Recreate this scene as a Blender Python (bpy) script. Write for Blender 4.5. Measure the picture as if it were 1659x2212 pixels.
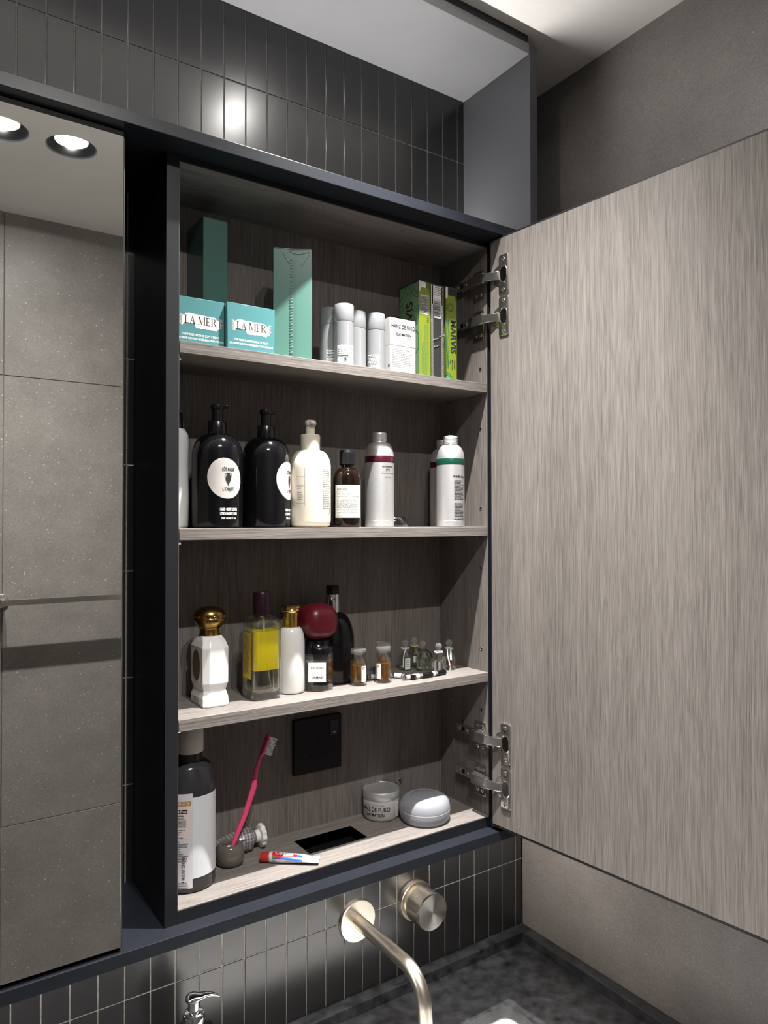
import bpy, bmesh, math, random
from mathutils import Vector, Matrix

for _o in list(bpy.data.objects):
    bpy.data.objects.remove(_o)
SC = bpy.context.scene
COL = SC.collection
MM = 0.001
EYE = 1650.0                      # eye height above the floor; all z below are mm relative to the eye
PI = math.pi
rnd = random.Random(7)

# ------------------------------------------------------------------ camera
YAW, PITCH, ROLL, FPX = math.radians(34.0422), math.radians(0.8786), math.radians(0.0927), 1567.5
def camera():
    r = Vector((math.cos(YAW), -math.sin(YAW), 0)); f = Vector((math.sin(YAW), math.cos(YAW), 0)); d = Vector((0, 0, -1))
    f2 = f * math.cos(PITCH) - d * math.sin(PITCH); d2 = d * math.cos(PITCH) + f * math.sin(PITCH)
    r3 = r * math.cos(ROLL) + d2 * math.sin(ROLL); d3 = d2 * math.cos(ROLL) - r * math.sin(ROLL)
    cam = bpy.data.cameras.new('camera'); o = bpy.data.objects.new('camera', cam); COL.objects.link(o)
    m = Matrix((r3, -d3, -f2)).transposed().to_4x4(); m.translation = Vector((0, 0, EYE * MM))
    o.matrix_world = m
    cam.sensor_fit = 'VERTICAL'; cam.sensor_height = 36.0; cam.lens = 36.0 * FPX / 2212.0; cam.clip_start = 0.01
    SC.camera = o
camera()

# ------------------------------------------------------------------ world, exposure
W = bpy.data.worlds.new('world'); SC.world = W; W.use_nodes = True
W.node_tree.nodes['Background'].inputs[0].default_value = (0.0, 0.0, 0.0, 1)
SC.view_settings.view_transform = 'Standard'; SC.view_settings.look = 'None'
SC.view_settings.gamma = 1.0; SC.view_settings.use_curve_mapping = False
SC.view_settings.exposure = 0.12
LAMP_ROOM, LAMP_BASIN = 24.0, 84.0          # watts of one downlight
STRIP_UP, STRIP_DOWN = 175.0, 90.0             # glow of the linear LED strips
SC.cycles.max_bounces = 12; SC.cycles.diffuse_bounces = 6; SC.cycles.glossy_bounces = 6; SC.cycles.transmission_bounces = 12
SC.cycles.transparent_max_bounces = 16; SC.cycles.sample_clamp_indirect = 4.0; SC.cycles.use_denoising = True

# ------------------------------------------------------------------ materials
MATS = {}
def P(name, col, rough=0.5, metal=0.0, trans=0.0, ior=1.45, emis=None, spec=0.5, alpha=1.0, coat=0.0, sss=0.0):
    if name in MATS: return MATS[name]
    m = bpy.data.materials.new(name); m.use_nodes = True; b = m.node_tree.nodes['Principled BSDF']
    b.inputs['Base Color'].default_value = (*col, 1); b.inputs['Roughness'].default_value = rough
    b.inputs['Metallic'].default_value = metal; b.inputs['Transmission Weight'].default_value = trans
    b.inputs['IOR'].default_value = ior; b.inputs['Specular IOR Level'].default_value = spec
    b.inputs['Alpha'].default_value = alpha; b.inputs['Coat Weight'].default_value = coat
    if sss: b.inputs['Subsurface Weight'].default_value = sss; b.inputs['Subsurface Radius'].default_value = (0.004, 0.004, 0.004)
    if emis: b.inputs['Emission Color'].default_value = (*emis[0], 1); b.inputs['Emission Strength'].default_value = emis[1]
    MATS[name] = m
    return m
class NT:
    def __init__(s, m): s.t = m.node_tree; s.b = s.t.nodes['Principled BSDF']
    def n(s, typ, **kw):
        nd = s.t.nodes.new(typ)
        for k, v in kw.items():
            if k in nd.inputs: nd.inputs[k].default_value = v
            else: setattr(nd, k, v)
        return nd
    def l(s, a, b): s.t.links.new(a, b)
    def coords(s, scale=(1, 1, 1), kind='Object', rot=(0, 0, 0)):
        tc = s.n('ShaderNodeTexCoord'); mp = s.n('ShaderNodeMapping'); mp.inputs['Scale'].default_value = scale; mp.inputs['Rotation'].default_value = rot
        s.l(tc.outputs[kind], mp.inputs['Vector']); return mp.outputs['Vector']
    def ramp(s, fac, stops):
        r = s.n('ShaderNodeValToRGB'); e = r.color_ramp.elements
        while len(e) < len(stops): e.new(0.5)
        for k, (p, c) in enumerate(stops): e[k].position = p; e[k].color = (*c, 1) if len(c) == 3 else c
        s.l(fac, r.inputs['Fac']); return r.outputs['Color']
    def mix(s, fac, a, b, mode='MIX'):
        x = s.n('ShaderNodeMix', data_type='RGBA', blend_type=mode)
        for v, i in ((fac, 0), (a, 6), (b, 7)):
            if isinstance(v, (int, float)): x.inputs[i].default_value = v
            elif isinstance(v, tuple): x.inputs[i].default_value = (*v, 1)
            else: s.l(v, x.inputs[i])
        return x.outputs[2]
    def math(s, op, a, b=None):
        x = s.n('ShaderNodeMath', operation=op)
        for v, i in ((a, 0), (b, 1)):
            if v is None: continue
            if isinstance(v, (int, float)): x.inputs[i].default_value = v
            else: s.l(v, x.inputs[i])
        return x.outputs[0]
    def bump(s, h, strength=0.2, dist=0.001):
        b = s.n('ShaderNodeBump', Strength=strength, Distance=dist); s.l(h, b.inputs['Height']); s.l(b.outputs['Normal'], s.b.inputs['Normal'])

def wood(name, axis, k=1.0):
    m = P(name, (0.3, 0.3, 0.3), 0.55, spec=0.3); t = NT(m)
    ax = 'xyz'.index(axis)
    def sc(a, b): v = [a, a, a]; v[ax] = b; return tuple(v)
    warp = t.n('ShaderNodeTexNoise', Scale=1.0, Detail=2.0); t.l(t.coords(sc(14, 3)), warp.inputs['Vector'])
    base = t.coords(sc(1, 1))
    off = t.n('ShaderNodeVectorMath', operation='SCALE'); t.l(warp.outputs['Color'], off.inputs[0]); off.inputs['Scale'].default_value = 0.012
    add = t.n('ShaderNodeVectorMath', operation='ADD'); t.l(base, add.inputs[0]); t.l(off.outputs[0], add.inputs[1])
    def layer(a, b, det, rough):
        mp = t.n('ShaderNodeMapping'); mp.inputs['Scale'].default_value = sc(a, b); t.l(add.outputs[0], mp.inputs['Vector'])
        n = t.n('ShaderNodeTexNoise', Scale=1.0, Detail=det, Roughness=rough); t.l(mp.outputs[0], n.inputs['Vector']); return n.outputs['Fac']
    fine = layer(1050, 16, 3, 0.6); mid = layer(260, 4.5, 3, 0.6); big = layer(18, 0.8, 2, 0.5)
    f = t.math('ADD', t.math('MULTIPLY', fine, 0.58), t.math('ADD', t.math('MULTIPLY', mid, 0.22), t.math('MULTIPLY', big, 0.20)))
    c = t.ramp(f, [(0.34, (0.115 * k, 0.108 * k, 0.097 * k)), (0.455, (0.215 * k, 0.19 * k, 0.174 * k)), (0.55, (0.29 * k, 0.26 * k, 0.24 * k)), (0.68, (0.38 * k, 0.346 * k, 0.322 * k))])
    t.l(c, t.b.inputs['Base Color']); t.bump(fine, 0.35, 0.0006)
    return m
def stone(name, col, sc=1.0):
    m = P(name, col, 0.42, spec=0.4); t = NT(m); v = t.coords()
    cl = t.n('ShaderNodeTexNoise', Scale=9.0 * sc, Detail=6.0, Roughness=0.65); t.l(v, cl.inputs['Vector'])
    c = t.ramp(cl.outputs['Fac'], [(0.3, tuple(x * 0.86 for x in col)), (0.5, col), (0.72, tuple(min(1, x * 1.14) for x in col))])
    fn = t.n('ShaderNodeTexNoise', Scale=420.0, Detail=3.0); t.l(v, fn.inputs['Vector'])
    c = t.mix(0.5, c, t.ramp(fn.outputs['Fac'], [(0.3, (0.55, 0.55, 0.55)), (0.7, (1.25, 1.25, 1.25))]), 'MULTIPLY')
    for scale, rad, thr, colr in ((70, 0.122, 0.86, (0.52, 0.50, 0.47)), (170, 0.17, 0.88, (0.42, 0.40, 0.38)), (115, 0.155, 0.85, (0.06, 0.056, 0.052))):
        vo = t.n('ShaderNodeTexVoronoi', Scale=float(scale)); t.l(v, vo.inputs['Vector'])
        sp = t.n('ShaderNodeSeparateColor'); t.l(vo.outputs['Color'], sp.inputs[0])
        mk = t.math('MULTIPLY', t.math('LESS_THAN', vo.outputs['Distance'], t.math('MULTIPLY', sp.outputs[1], rad * 1.6)), t.math('GREATER_THAN', sp.outputs[0], thr))
        c = t.mix(t.math('MULTIPLY', mk, 0.75), c, colr)
    t.l(c, t.b.inputs['Base Color']); t.bump(fn.outputs['Fac'], 0.12, 0.0006)
    return m
def noisy(name, col, rough, amp, scale, spec=0.5, bump=0.0, bscale=300, metal=0.0, rvar=0.0):
    m = P(name, col, rough, metal, spec=spec); t = NT(m); v = t.coords()
    n = t.n('ShaderNodeTexNoise', Scale=float(scale), Detail=6.0, Roughness=0.65); t.l(v, n.inputs['Vector'])
    t.l(t.ramp(n.outputs['Fac'], [(0.3, tuple(x * (1 - amp) for x in col)), (0.7, tuple(min(1, x * (1 + amp)) for x in col))]), t.b.inputs['Base Color'])
    if rvar: t.l(t.math('ADD', t.math('MULTIPLY', n.outputs['Fac'], rvar), rough - rvar / 2), t.b.inputs['Roughness'])
    if bump:
        b = t.n('ShaderNodeTexNoise', Scale=float(bscale), Detail=3.0); t.l(v, b.inputs['Vector']); t.bump(b.outputs['Fac'], bump, 0.0004)
    return m
WOODV = wood('oak_vertical_grain', 'z', 0.62); WOODH = wood('oak_horizontal_grain', 'x', 0.68)
STONE = stone('grey_speckled_porcelain', (0.18, 0.166, 0.157))
TILE = noisy('black_satin_tile', (0.014, 0.014, 0.0148), 0.25, 0.25, 12, 0.95)
GROUT = noisy('grey_grout', (0.22, 0.205, 0.195), 0.8, 0.3, 200)
METAL = noisy('black_powder_coat', (0.014, 0.016, 0.0215), 0.34, 0.12, 30, 0.45, 0.05, 900)
CARC = P('black_carcass', (0.0095, 0.0105, 0.014), 0.45)
EDGE = P('black_edge_band', (0.012, 0.013, 0.016), 0.4)
SLATE = noisy('black_slate_top', (0.024, 0.025, 0.0275), 0.44, 0.85, 48, 0.5, 0.25, 500, rvar=0.25)
PAINT = noisy('ceiling_paint', (0.90, 0.88, 0.85), 0.8, 0.02, 8)
SOFF = noisy('grey_soffit_board', (0.17, 0.17, 0.178), 0.45, 0.05, 6)
PANEL = noisy('shaded_grey_board', (0.05, 0.051, 0.057), 0.42, 0.05, 6)  # soffit's grey board again, its shade put into the darker base colour
MIRR = P('mirror_silver', (0.86, 0.87, 0.84), 0.01, 1.0)
NICKEL = P('nickel_plate', (0.70, 0.675, 0.64), 0.17, 0.97)
STEEL = noisy('brushed_nickel', (0.72, 0.66, 0.56), 0.3, 0.06, 300, metal=1.0)
CHROME = P('polished_chrome', (0.8, 0.8, 0.8), 0.06, 1.0)
GOLD = P('aged_gold', (0.36, 0.215, 0.065), 0.22, 1.0)
GOLDB = P('bright_gold', (0.72, 0.48, 0.15), 0.12, 1.0)
ALU = noisy('brushed_aluminium', (0.72, 0.72, 0.725), 0.42, 0.05, 250, metal=0.8)
BLACK = P('gloss_black', (0.004, 0.004, 0.005), 0.1, spec=0.4)
BLACKM = P('matt_black', (0.006, 0.006, 0.0075), 0.45, spec=0.3)
INK = P('black_ink', (0.012, 0.012, 0.014), 0.6); INKG = P('grey_ink', (0.16, 0.16, 0.16), 0.6)
INKW = P('white_ink', (0.8, 0.8, 0.8), 0.6); INKB = P('blue_ink', (0.02, 0.06, 0.3), 0.5)
WHITE = P('white_glaze', (0.78, 0.77, 0.76), 0.18); PAPER = P('white_paper', (0.76, 0.75, 0.73), 0.55)
CARD = P('white_card', (0.46, 0.45, 0.44), 0.5); GREYC = P('pale_grey_card', (0.33, 0.32, 0.31), 0.5)
CREAM = P('cream_plastic', (0.74, 0.69, 0.58), 0.38)
TEAL = P('teal_card', (0.075, 0.22, 0.235), 0.35); MINT = P('mint_card', (0.085, 0.20, 0.165), 0.3, coat=0.6); MINTD = P('deep_mint_card', (0.055, 0.135, 0.113), 0.28, coat=0.5)
BLUSH = P('blush_print', (0.78, 0.66, 0.61), 0.6)
GLASS = P('clear_glass', (0.98, 0.99, 0.98), 0.0, trans=1.0, ior=1.45)
AMBERG = P('amber_glass', (0.011, 0.005, 0.003), 0.05, trans=0.4, ior=1.45)
AMBER = P('amber_perfume', (0.80, 0.38, 0.06), 0.02, trans=0.86, ior=1.15)
STOPG = P('stopper_glass', (0.95, 0.96, 0.97), 0.02, trans=0.92, ior=1.4)
YELLOW = P('yellow_oil', (0.95, 0.74, 0.008), 0.08, trans=0.12, ior=1.2)
PALEY = P('pale_yellow_water', (0.95, 0.94, 0.72), 0.0, trans=1.0, ior=1.33)
PALEG = P('pale_green_perfume', (0.86, 0.9, 0.72), 0.0, trans=1.0, ior=1.36)
FROST = P('frosted_plastic', (0.46, 0.475, 0.49), 0.4, trans=0.6, ior=1.3)
PLUM = P('plum_plastic', (0.020, 0.004, 0.010), 0.3); BURG = P('burgundy_lacquer', (0.115, 0.008, 0.016), 0.33)
MAROON = P('maroon_band', (0.06, 0.007, 0.015), 0.3, 0.3); GREENB = P('green_band', (0.006, 0.06, 0.036), 0.3, 0.3)
PINK = P('pink_plastic', (0.80, 0.075, 0.20), 0.32); BRIST = P('white_bristle', (0.8, 0.8, 0.8), 0.6)
CERAM = noisy('grey_ceramic', (0.115, 0.104, 0.09), 0.12, 0.08, 30)
RED = P('red_plastic', (0.45, 0.02, 0.02), 0.35); REDP = P('red_print', (0.55, 0.012, 0.02), 0.35); BLUEP = P('blue_print', (0.01, 0.10, 0.62), 0.3)
LIME = P('lime_print', (0.17, 0.21, 0.014), 0.28); LIMED = P('olive_lime_print', (0.07, 0.10, 0.016), 0.28); DKGREEN = P('dark_green_print', (0.01, 0.12, 0.07), 0.3); SAGE = P('sage_print', (0.13, 0.2, 0.1), 0.3)
SILV = P('silver_foil', (0.72, 0.72, 0.73), 0.2, 0.9); DKFOIL = P('dark_foil', (0.05, 0.05, 0.052), 0.22, 0.5)
CASE = P('grey_case_plastic', (0.24, 0.245, 0.27), 0.4); CAPG = P('warm_grey_plastic', (0.5, 0.46, 0.43), 0.5)
BROWNL = P('brown_gold_print', (0.12, 0.075, 0.03), 0.4); TAN = P('tan_print', (0.35, 0.2, 0.07), 0.5)
SMOKE = P('smoked_bottle', (0.03, 0.03, 0.032), 0.12); LABELG = P('silver_grey_label', (0.60, 0.61, 0.63), 0.4)
CLEARF = P('clear_film', (0.97, 0.97, 0.97), 0.08, trans=1.0, ior=1.15)
PEARL = P('pearl_white', (0.62, 0.63, 0.63), 0.22)
def thin_glass(name, col, rough=0.02, refl=0.9):
    m = bpy.data.materials.new(name); m.use_nodes = True; nt = m.node_tree; nt.nodes.clear()
    out = nt.nodes.new('ShaderNodeOutputMaterial'); mx = nt.nodes.new('ShaderNodeMixShader'); tr = nt.nodes.new('ShaderNodeBsdfTransparent'); gl = nt.nodes.new('ShaderNodeBsdfGlossy'); fr = nt.nodes.new('ShaderNodeLayerWeight'); pw = nt.nodes.new('ShaderNodeMath'); pw.operation = 'POWER'; pw.inputs[1].default_value = 2.0; ma = nt.nodes.new('ShaderNodeMath'); ma.operation = 'MULTIPLY_ADD'; ma.inputs[1].default_value = 0.9; ma.inputs[2].default_value = 0.07
    tr.inputs[0].default_value = (*col, 1); gl.inputs['Roughness'].default_value = rough; gl.inputs[0].default_value = (refl, refl, refl, 1); fr.inputs['Blend'].default_value = 0.5
    nt.links.new(fr.outputs['Facing'], pw.inputs[0]); nt.links.new(pw.outputs[0], ma.inputs[0])
    nt.links.new(ma.outputs[0], mx.inputs[0]); nt.links.new(tr.outputs[0], mx.inputs[1]); nt.links.new(gl.outputs[0], mx.inputs[2]); nt.links.new(mx.outputs[0], out.inputs[0])
    MATS[name] = m; return m
THIN = thin_glass('thin_clear_glass', (0.95, 0.965, 0.955))
FILM = thin_glass('clear_wrap_film', (0.93, 0.94, 0.94), 0.08)
def lightmat(s): return P('led_lens', (1, 1, 1), 0.5, emis=((1.0, 0.97, 0.9), s))
def triangles_mat():
    m = P('silver_triangle_foil', (0.7, 0.7, 0.7), 0.25, 0.6); t = NT(m); v = t.coords((1, 1, 1), 'UV')
    ch = t.n('ShaderNodeTexChecker', Scale=1.0); 
    sp = t.n('ShaderNodeSeparateXYZ'); t.l(v, sp.inputs[0])
    fx = t.math('FRACT', t.math('MULTIPLY', sp.outputs[0], 1.0)); fy = t.math('FRACT', sp.outputs[1])
    tri = t.math('LESS_THAN', t.math('ABSOLUTE', t.math('SUBTRACT', fx, 0.5)), t.math('MULTIPLY', t.math('SUBTRACT', 1.0, fy), 0.5))
    t.t.nodes.remove(ch)
    t.l(t.mix(tri, (0.62, 0.62, 0.63), (0.22, 0.22, 0.23)), t.b.inputs['Base Color'])
    return m
TRI = triangles_mat()

# ------------------------------------------------------------------ geometry helpers (mm)
def finish(bm, name, mat, parent=None, smooth=True, angle=35, base=(0, 0, 0)):
    bmesh.ops.recalc_face_normals(bm, faces=bm.faces)
    return raw(bm, name, mat, parent, smooth, angle)
def raw(bm, name, mat, parent=None, smooth=True, angle=35):
    me = bpy.data.meshes.new(name)
    for v in bm.verts: v.co *= MM
    if smooth:
        lay = bm.faces.layers.int.get('flat')
        for f in bm.faces: f.smooth = not (lay and f[lay])
        ca = math.radians(angle)
        for e in bm.edges:
            if len(e.link_faces) == 2 and e.calc_face_angle(0) > ca: e.smooth = False
    bm.to_mesh(me); bm.free()
    if isinstance(mat, (list, tuple)):
        for x in mat: me.materials.append(x)
    else: me.materials.append(mat)
    o = bpy.data.objects.new(name, me); COL.objects.link(o)
    if parent: o.parent = parent
    return o
def thing(name, label, cat, x=0, y=0, z=0, rz=0, group=None):
    o = bpy.data.objects.new(name, None); COL.objects.link(o); o.empty_display_size = 0.02
    o.location = (x * MM, y * MM, (z + EYE) * MM); o.rotation_euler[2] = rz
    o['label'] = label; o['category'] = cat
    if group: o['group'] = group
    return o
def tag(o, label, cat, group=None):
    o['label'] = label; o['category'] = cat
    if group: o['group'] = group
    return o
def place(o, x=0, y=0, z=0, rz=0):
    o.location = (x * MM, y * MM, (z + EYE) * MM); o.rotation_euler[2] = rz; return o
def dup(root, name, label, x, y, z, rz=0, group=None):
    r = root.copy(); COL.objects.link(r); r.name = name; r['label'] = label
    r.location = (x * MM, y * MM, (z + EYE) * MM); r.rotation_euler[2] = rz
    if group: r['group'] = group
    for ch in list(root.children):
        c = ch.copy(); COL.objects.link(c); c.parent = r
        for g in list(ch.children):
            d = g.copy(); COL.objects.link(d); d.parent = c
    return r
def add_box(bm, x0, x1, y0, y1, z0, z1, bev=0.0, seg=2):
    r = bmesh.ops.create_cube(bm, size=1.0); vs = r['verts']
    for v in vs:
        v.co = Vector((x0 + (v.co.x + .5) * (x1 - x0), y0 + (v.co.y + .5) * (y1 - y0), z0 + (v.co.z + .5) * (z1 - z0)))
    if bev:
        es = list({e for v in vs for e in v.link_edges})
        r = bmesh.ops.bevel(bm, geom=es, offset=bev, segments=seg, affect='EDGES', profile=0.5)
        lay = bm.faces.layers.int.get('flat') or bm.faces.layers.int.new('flat')
        for f in bm.faces:
            c = f.calc_center_median()
            if any(abs(c[k] - e) < 1e-4 for k, e in ((0, x0), (0, x1), (1, y0), (1, y1), (2, z0), (2, z1))): f[lay] = 1
def box(name, mat, parent, x0, x1, y0, y1, z0, z1, bev=0.0, seg=2):
    bm = bmesh.new(); add_box(bm, x0, x1, y0, y1, z0, z1, bev, seg); return finish(bm, name, mat, parent)
def add_loft(bm, loops, cap0=True, cap1=True):
    rings = [[bm.verts.new(p) for p in lp] for lp in loops]; n = len(rings[0])
    for a, b in zip(rings, rings[1:]):
        for i in range(n):
            j = (i + 1) % n; bm.faces.new((a[i], a[j], b[j], b[i]))
    if cap0: bm.faces.new(rings[0][::-1])
    if cap1: bm.faces.new(rings[-1])
    return rings
def circ(r, z, n=40, cx=0, cy=0, ph=0): return [(cx + r * math.cos(ph + 2 * PI * i / n), cy + r * math.sin(ph + 2 * PI * i / n), z) for i in range(n)]
def add_lathe(bm, prof, n=40, cx=0, cy=0): add_loft(bm, [circ(max(r, 0.02), z, n, cx, cy) for r, z in prof])
def lathe(name, mat, parent, prof, n=40, angle=35, cx=0, cy=0):
    bm = bmesh.new(); add_lathe(bm, prof, n, cx, cy); return finish(bm, name, mat, parent, angle=angle)
def rr(w, d, r, z, k=5, cx=0, cy=0):
    r = min(r, w / 2 - 0.01, d / 2 - 0.01); out = []
    for sx, sy, a0 in ((1, 1, 0), (-1, 1, 90), (-1, -1, 180), (1, -1, 270)):
        for i in range(k + 1):
            a = math.radians(a0 + 90 * i / k); out.append((cx + sx * (w / 2 - r) + r * math.cos(a), cy + sy * (d / 2 - r) + r * math.sin(a), z))
    return out
def loft(name, mat, parent, loops, angle=35):
    bm = bmesh.new(); add_loft(bm, loops); return finish(bm, name, mat, parent, angle=angle)
def shell(name, mat, parent, outer, inner, angle=40):
    bm = bmesh.new(); add_loft(bm, outer); bmesh.ops.recalc_face_normals(bm, faces=bm.faces)
    b2 = bmesh.new(); add_loft(b2, inner); bmesh.ops.recalc_face_normals(b2, faces=b2.faces); bmesh.ops.reverse_faces(b2, faces=b2.faces)
    me = bpy.data.meshes.new('t'); b2.to_mesh(me); b2.free(); bm.from_mesh(me); bpy.data.meshes.remove(me)
    return raw(bm, name, mat, parent, angle=angle)
def add_tube(bm, path, rad, n=16):
    pts = [Vector(p) for p in path]; rads = rad if isinstance(rad, (list, tuple)) else [rad] * len(pts)
    t0 = (pts[1] - pts[0]).normalized(); up = Vector((0, 0, 1)) if abs(t0.z) < 0.9 else Vector((1, 0, 0))
    u = t0.cross(up).normalized(); loops = []
    for i, p in enumerate(pts):
        t = (pts[min(i + 1, len(pts) - 1)] - pts[max(i - 1, 0)]).normalized()
        u = (u - t * u.dot(t)).normalized(); v = t.cross(u)
        loops.append([tuple(p + (u * math.cos(2 * PI * k / n) + v * math.sin(2 * PI * k / n)) * rads[i]) for k in range(n)])
    add_loft(bm, loops)
def tube(name, mat, parent, path, rad, n=16):
    bm = bmesh.new(); add_tube(bm, path, rad, n); return finish(bm, name, mat, parent)
def plate(name, mat, parent, outer, holes, z0, z1):
    bm = bmesh.new(); es = []
    for lp in [outer] + holes:
        vs = [bm.verts.new((p[0], p[1], z0)) for p in lp]
        es += [bm.edges.new((vs[i], vs[(i + 1) % len(vs)])) for i in range(len(vs))]
    bmesh.ops.triangle_fill(bm, edges=es, use_beauty=True)
    g = bmesh.ops.extrude_face_region(bm, geom=list(bm.faces))
    for v in g['geom']:
        if isinstance(v, bmesh.types.BMVert): v.co.z = z1
    return finish(bm, name, mat, parent)
def rect2(x0, x1, y0, y1): return [(x0, y0), (x1, y0), (x1, y1), (x0, y1)]
def poly(bm, pts, f):
    vs = [bm.verts.new(f(x, y)) for x, y in pts]
    try: bm.faces.new(vs)
    except ValueError: pass
# flat print placed through a mapping (x, y) -> point
def on_front(y, x0=0, z0=0, e=0.15): return lambda a, b: (x0 + a, y - e, z0 + b)
def on_left(x, y0=0, z0=0, e=0.15): return lambda a, b: (x - e, y0 - a, z0 + b)       # face looking to -x, reading towards -y
def on_cyl(r, deg, z0=0, e=0.15): return lambda a, b: ((r + e) * math.cos(math.radians(deg) + a / r), (r + e) * math.sin(math.radians(deg) + a / r), z0 + b)
def rot2(f, ang):
    c, s = math.cos(ang), math.sin(ang); return lambda a, b: f(a * c - b * s, a * s + b * c)
_tc = {}
def add_text(bm, s, size, f, align='CENTER', bold=0.0, sx=1.0, shear=0.0):
    key = (s, bold, align, shear)
    if key not in _tc:
        cu = bpy.data.curves.new('t', 'FONT'); cu.body = s; cu.size = 1.0; cu.align_x = align; cu.resolution_u = 3; cu.offset = bold; cu.shear = shear; cu.fill_mode = 'FRONT'
        ob = bpy.data.objects.new('t', cu); me = ob.to_mesh()
        _tc[key] = ([tuple(v.co) for v in me.vertices], [tuple(p.vertices) for p in me.polygons]); ob.to_mesh_clear()
        bpy.data.objects.remove(ob); bpy.data.curves.remove(cu)
    vs, fs = _tc[key]; nv = [bm.verts.new(f(v[0] * size * sx, v[1] * size)) for v in vs]
    for p in fs:
        try: bm.faces.new([nv[i] for i in p])
        except ValueError: pass
def text(name, mat, parent, lines):
    """lines: (string, size, x, y, mapping[, kwargs])"""
    bm = bmesh.new()
    for ln in lines:
        s, size, x, y, f = ln[:5]; kw = ln[5] if len(ln) > 5 else {}
        add_text(bm, s, size, (lambda a, b, x=x, y=y, f=f: f(a + x, b + y)), **kw)
    return raw(bm, name, mat, parent, smooth=False)
def add_dashes(bm, f, x0, y0, w, rows, pitch, h, seed=1, fill=0.92, unit=1.0):
    r = random.Random(seed)
    for k in range(rows):
        x = 0.0; y = y0 - k * pitch; end = w * (r.uniform(0.55, 1.0) if r.random() < 0.4 else r.uniform(0.88, 1.0)) * fill
        while x < end:
            L = min(r.uniform(1.6, 5.5) * unit, end - x)
            if L > 0.3: poly(bm, [(x0 + x, y), (x0 + x + L, y), (x0 + x + L, y + h), (x0 + x, y + h)], f)
            x += L + 0.7 * unit
def dashes(name, mat, parent, f, x0, y0, w, rows, pitch, h, seed=1, unit=1.0):
    bm = bmesh.new(); add_dashes(bm, f, x0, y0, w, rows, pitch, h, seed, unit=unit); return raw(bm, name, mat, parent, smooth=False)
def add_rects(bm, f, rects, n=1):
    for x0, y0, x1, y1 in rects:
        for i in range(n):
            a, b = x0 + (x1 - x0) * i / n, x0 + (x1 - x0) * (i + 1) / n
            poly(bm, [(a, y0), (b, y0), (b, y1), (a, y1)], f)
def patch(name, mat, parent, f, rects, n=1):
    bm = bmesh.new(); add_rects(bm, f, rects, n); return raw(bm, name, mat, parent, smooth=False)
def barcode(name, mat, parent, f, x0, y0, w, h, seed=3, vertical=False, bars=26):
    r = random.Random(seed); bm = bmesh.new(); t = 0.0; L = h if vertical else w; u = L / (bars * 1.9)
    while t < L - u:
        b = u * r.choice((0.6, 1.0, 1.0, 1.7)); q = [x0, y0 + t, x0 + w, y0 + t + b] if vertical else [x0 + t, y0, x0 + t + b, y0 + h]
        add_rects(bm, f, [q]); t += b + u * r.choice((0.6, 0.9, 1.5))
    return raw(bm, name, mat, parent, smooth=False)
def ell(rx, ry, n=28, cx=0, cy=0): return [(cx + rx * math.cos(2 * PI * i / n), cy + ry * math.sin(2 * PI * i / n)) for i in range(n)]
def disc_patch(name, mat, parent, f, pts):
    bm = bmesh.new(); cx = sum(p[0] for p in pts) / len(pts); cy = sum(p[1] for p in pts) / len(pts)
    K = 4; rings = [[bm.verts.new(f(cx + (p[0] - cx) * k / K, cy + (p[1] - cy) * k / K)) for p in pts] for k in range(1, K + 1)]
    c = bm.verts.new(f(cx, cy)); n = len(pts)
    for i in range(n): bm.faces.new((c, rings[0][i], rings[0][(i + 1) % n]))
    for a, b in zip(rings, rings[1:]):
        for i in range(n): j = (i + 1) % n; bm.faces.new((a[i], b[i], b[j], a[j]))
    return raw(bm, name, mat, parent)
def ribbon2(bm, f, pts, w):
    for (x0, y0), (x1, y1) in zip(pts, pts[1:]):
        dx, dy = x1 - x0, y1 - y0; L = math.hypot(dx, dy) or 1; nx, ny = -dy / L * w / 2, dx / L * w / 2
        poly(bm, [(x0 - nx, y0 - ny), (x1 - nx, y1 - ny), (x1 + nx, y1 + ny), (x0 + nx, y0 + ny)], f)

# ================================================================== the room
XR, XL, YB, YF, ZC, ZF = 1063.0, -760.0, 1075.0, -406.0, 853.0, -EYE
def struct(o, label=None):
    o['kind'] = 'structure'
    if label: o['label'] = label
    return o
PALEF = noisy('grey_floor_tile', (0.14, 0.135, 0.13), 0.45, 0.1, 6)
o = struct(place(box('floor', PALEF, None, XL - 60, XR + 60, YF - 60, YB + 60, -40, 0)), 'grey tiled floor'); o.location = (0, 0, 0)

LIGHTS = [(187, 57, LAMP_ROOM), (328, 57, LAMP_ROOM), (585, 722, LAMP_BASIN)]
o = plate('ceiling', PAINT, None, rect2(XL - 60, XR + 60, YF - 60, YB + 60), [[(x + 54 * math.cos(a * PI / 20), y + 54 * math.sin(a * PI / 20)) for a in range(40)] for x, y, _ in LIGHTS], 0, 60)
struct(place(o, 0, 0, ZC), 'smooth off-white painted ceiling')

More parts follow.
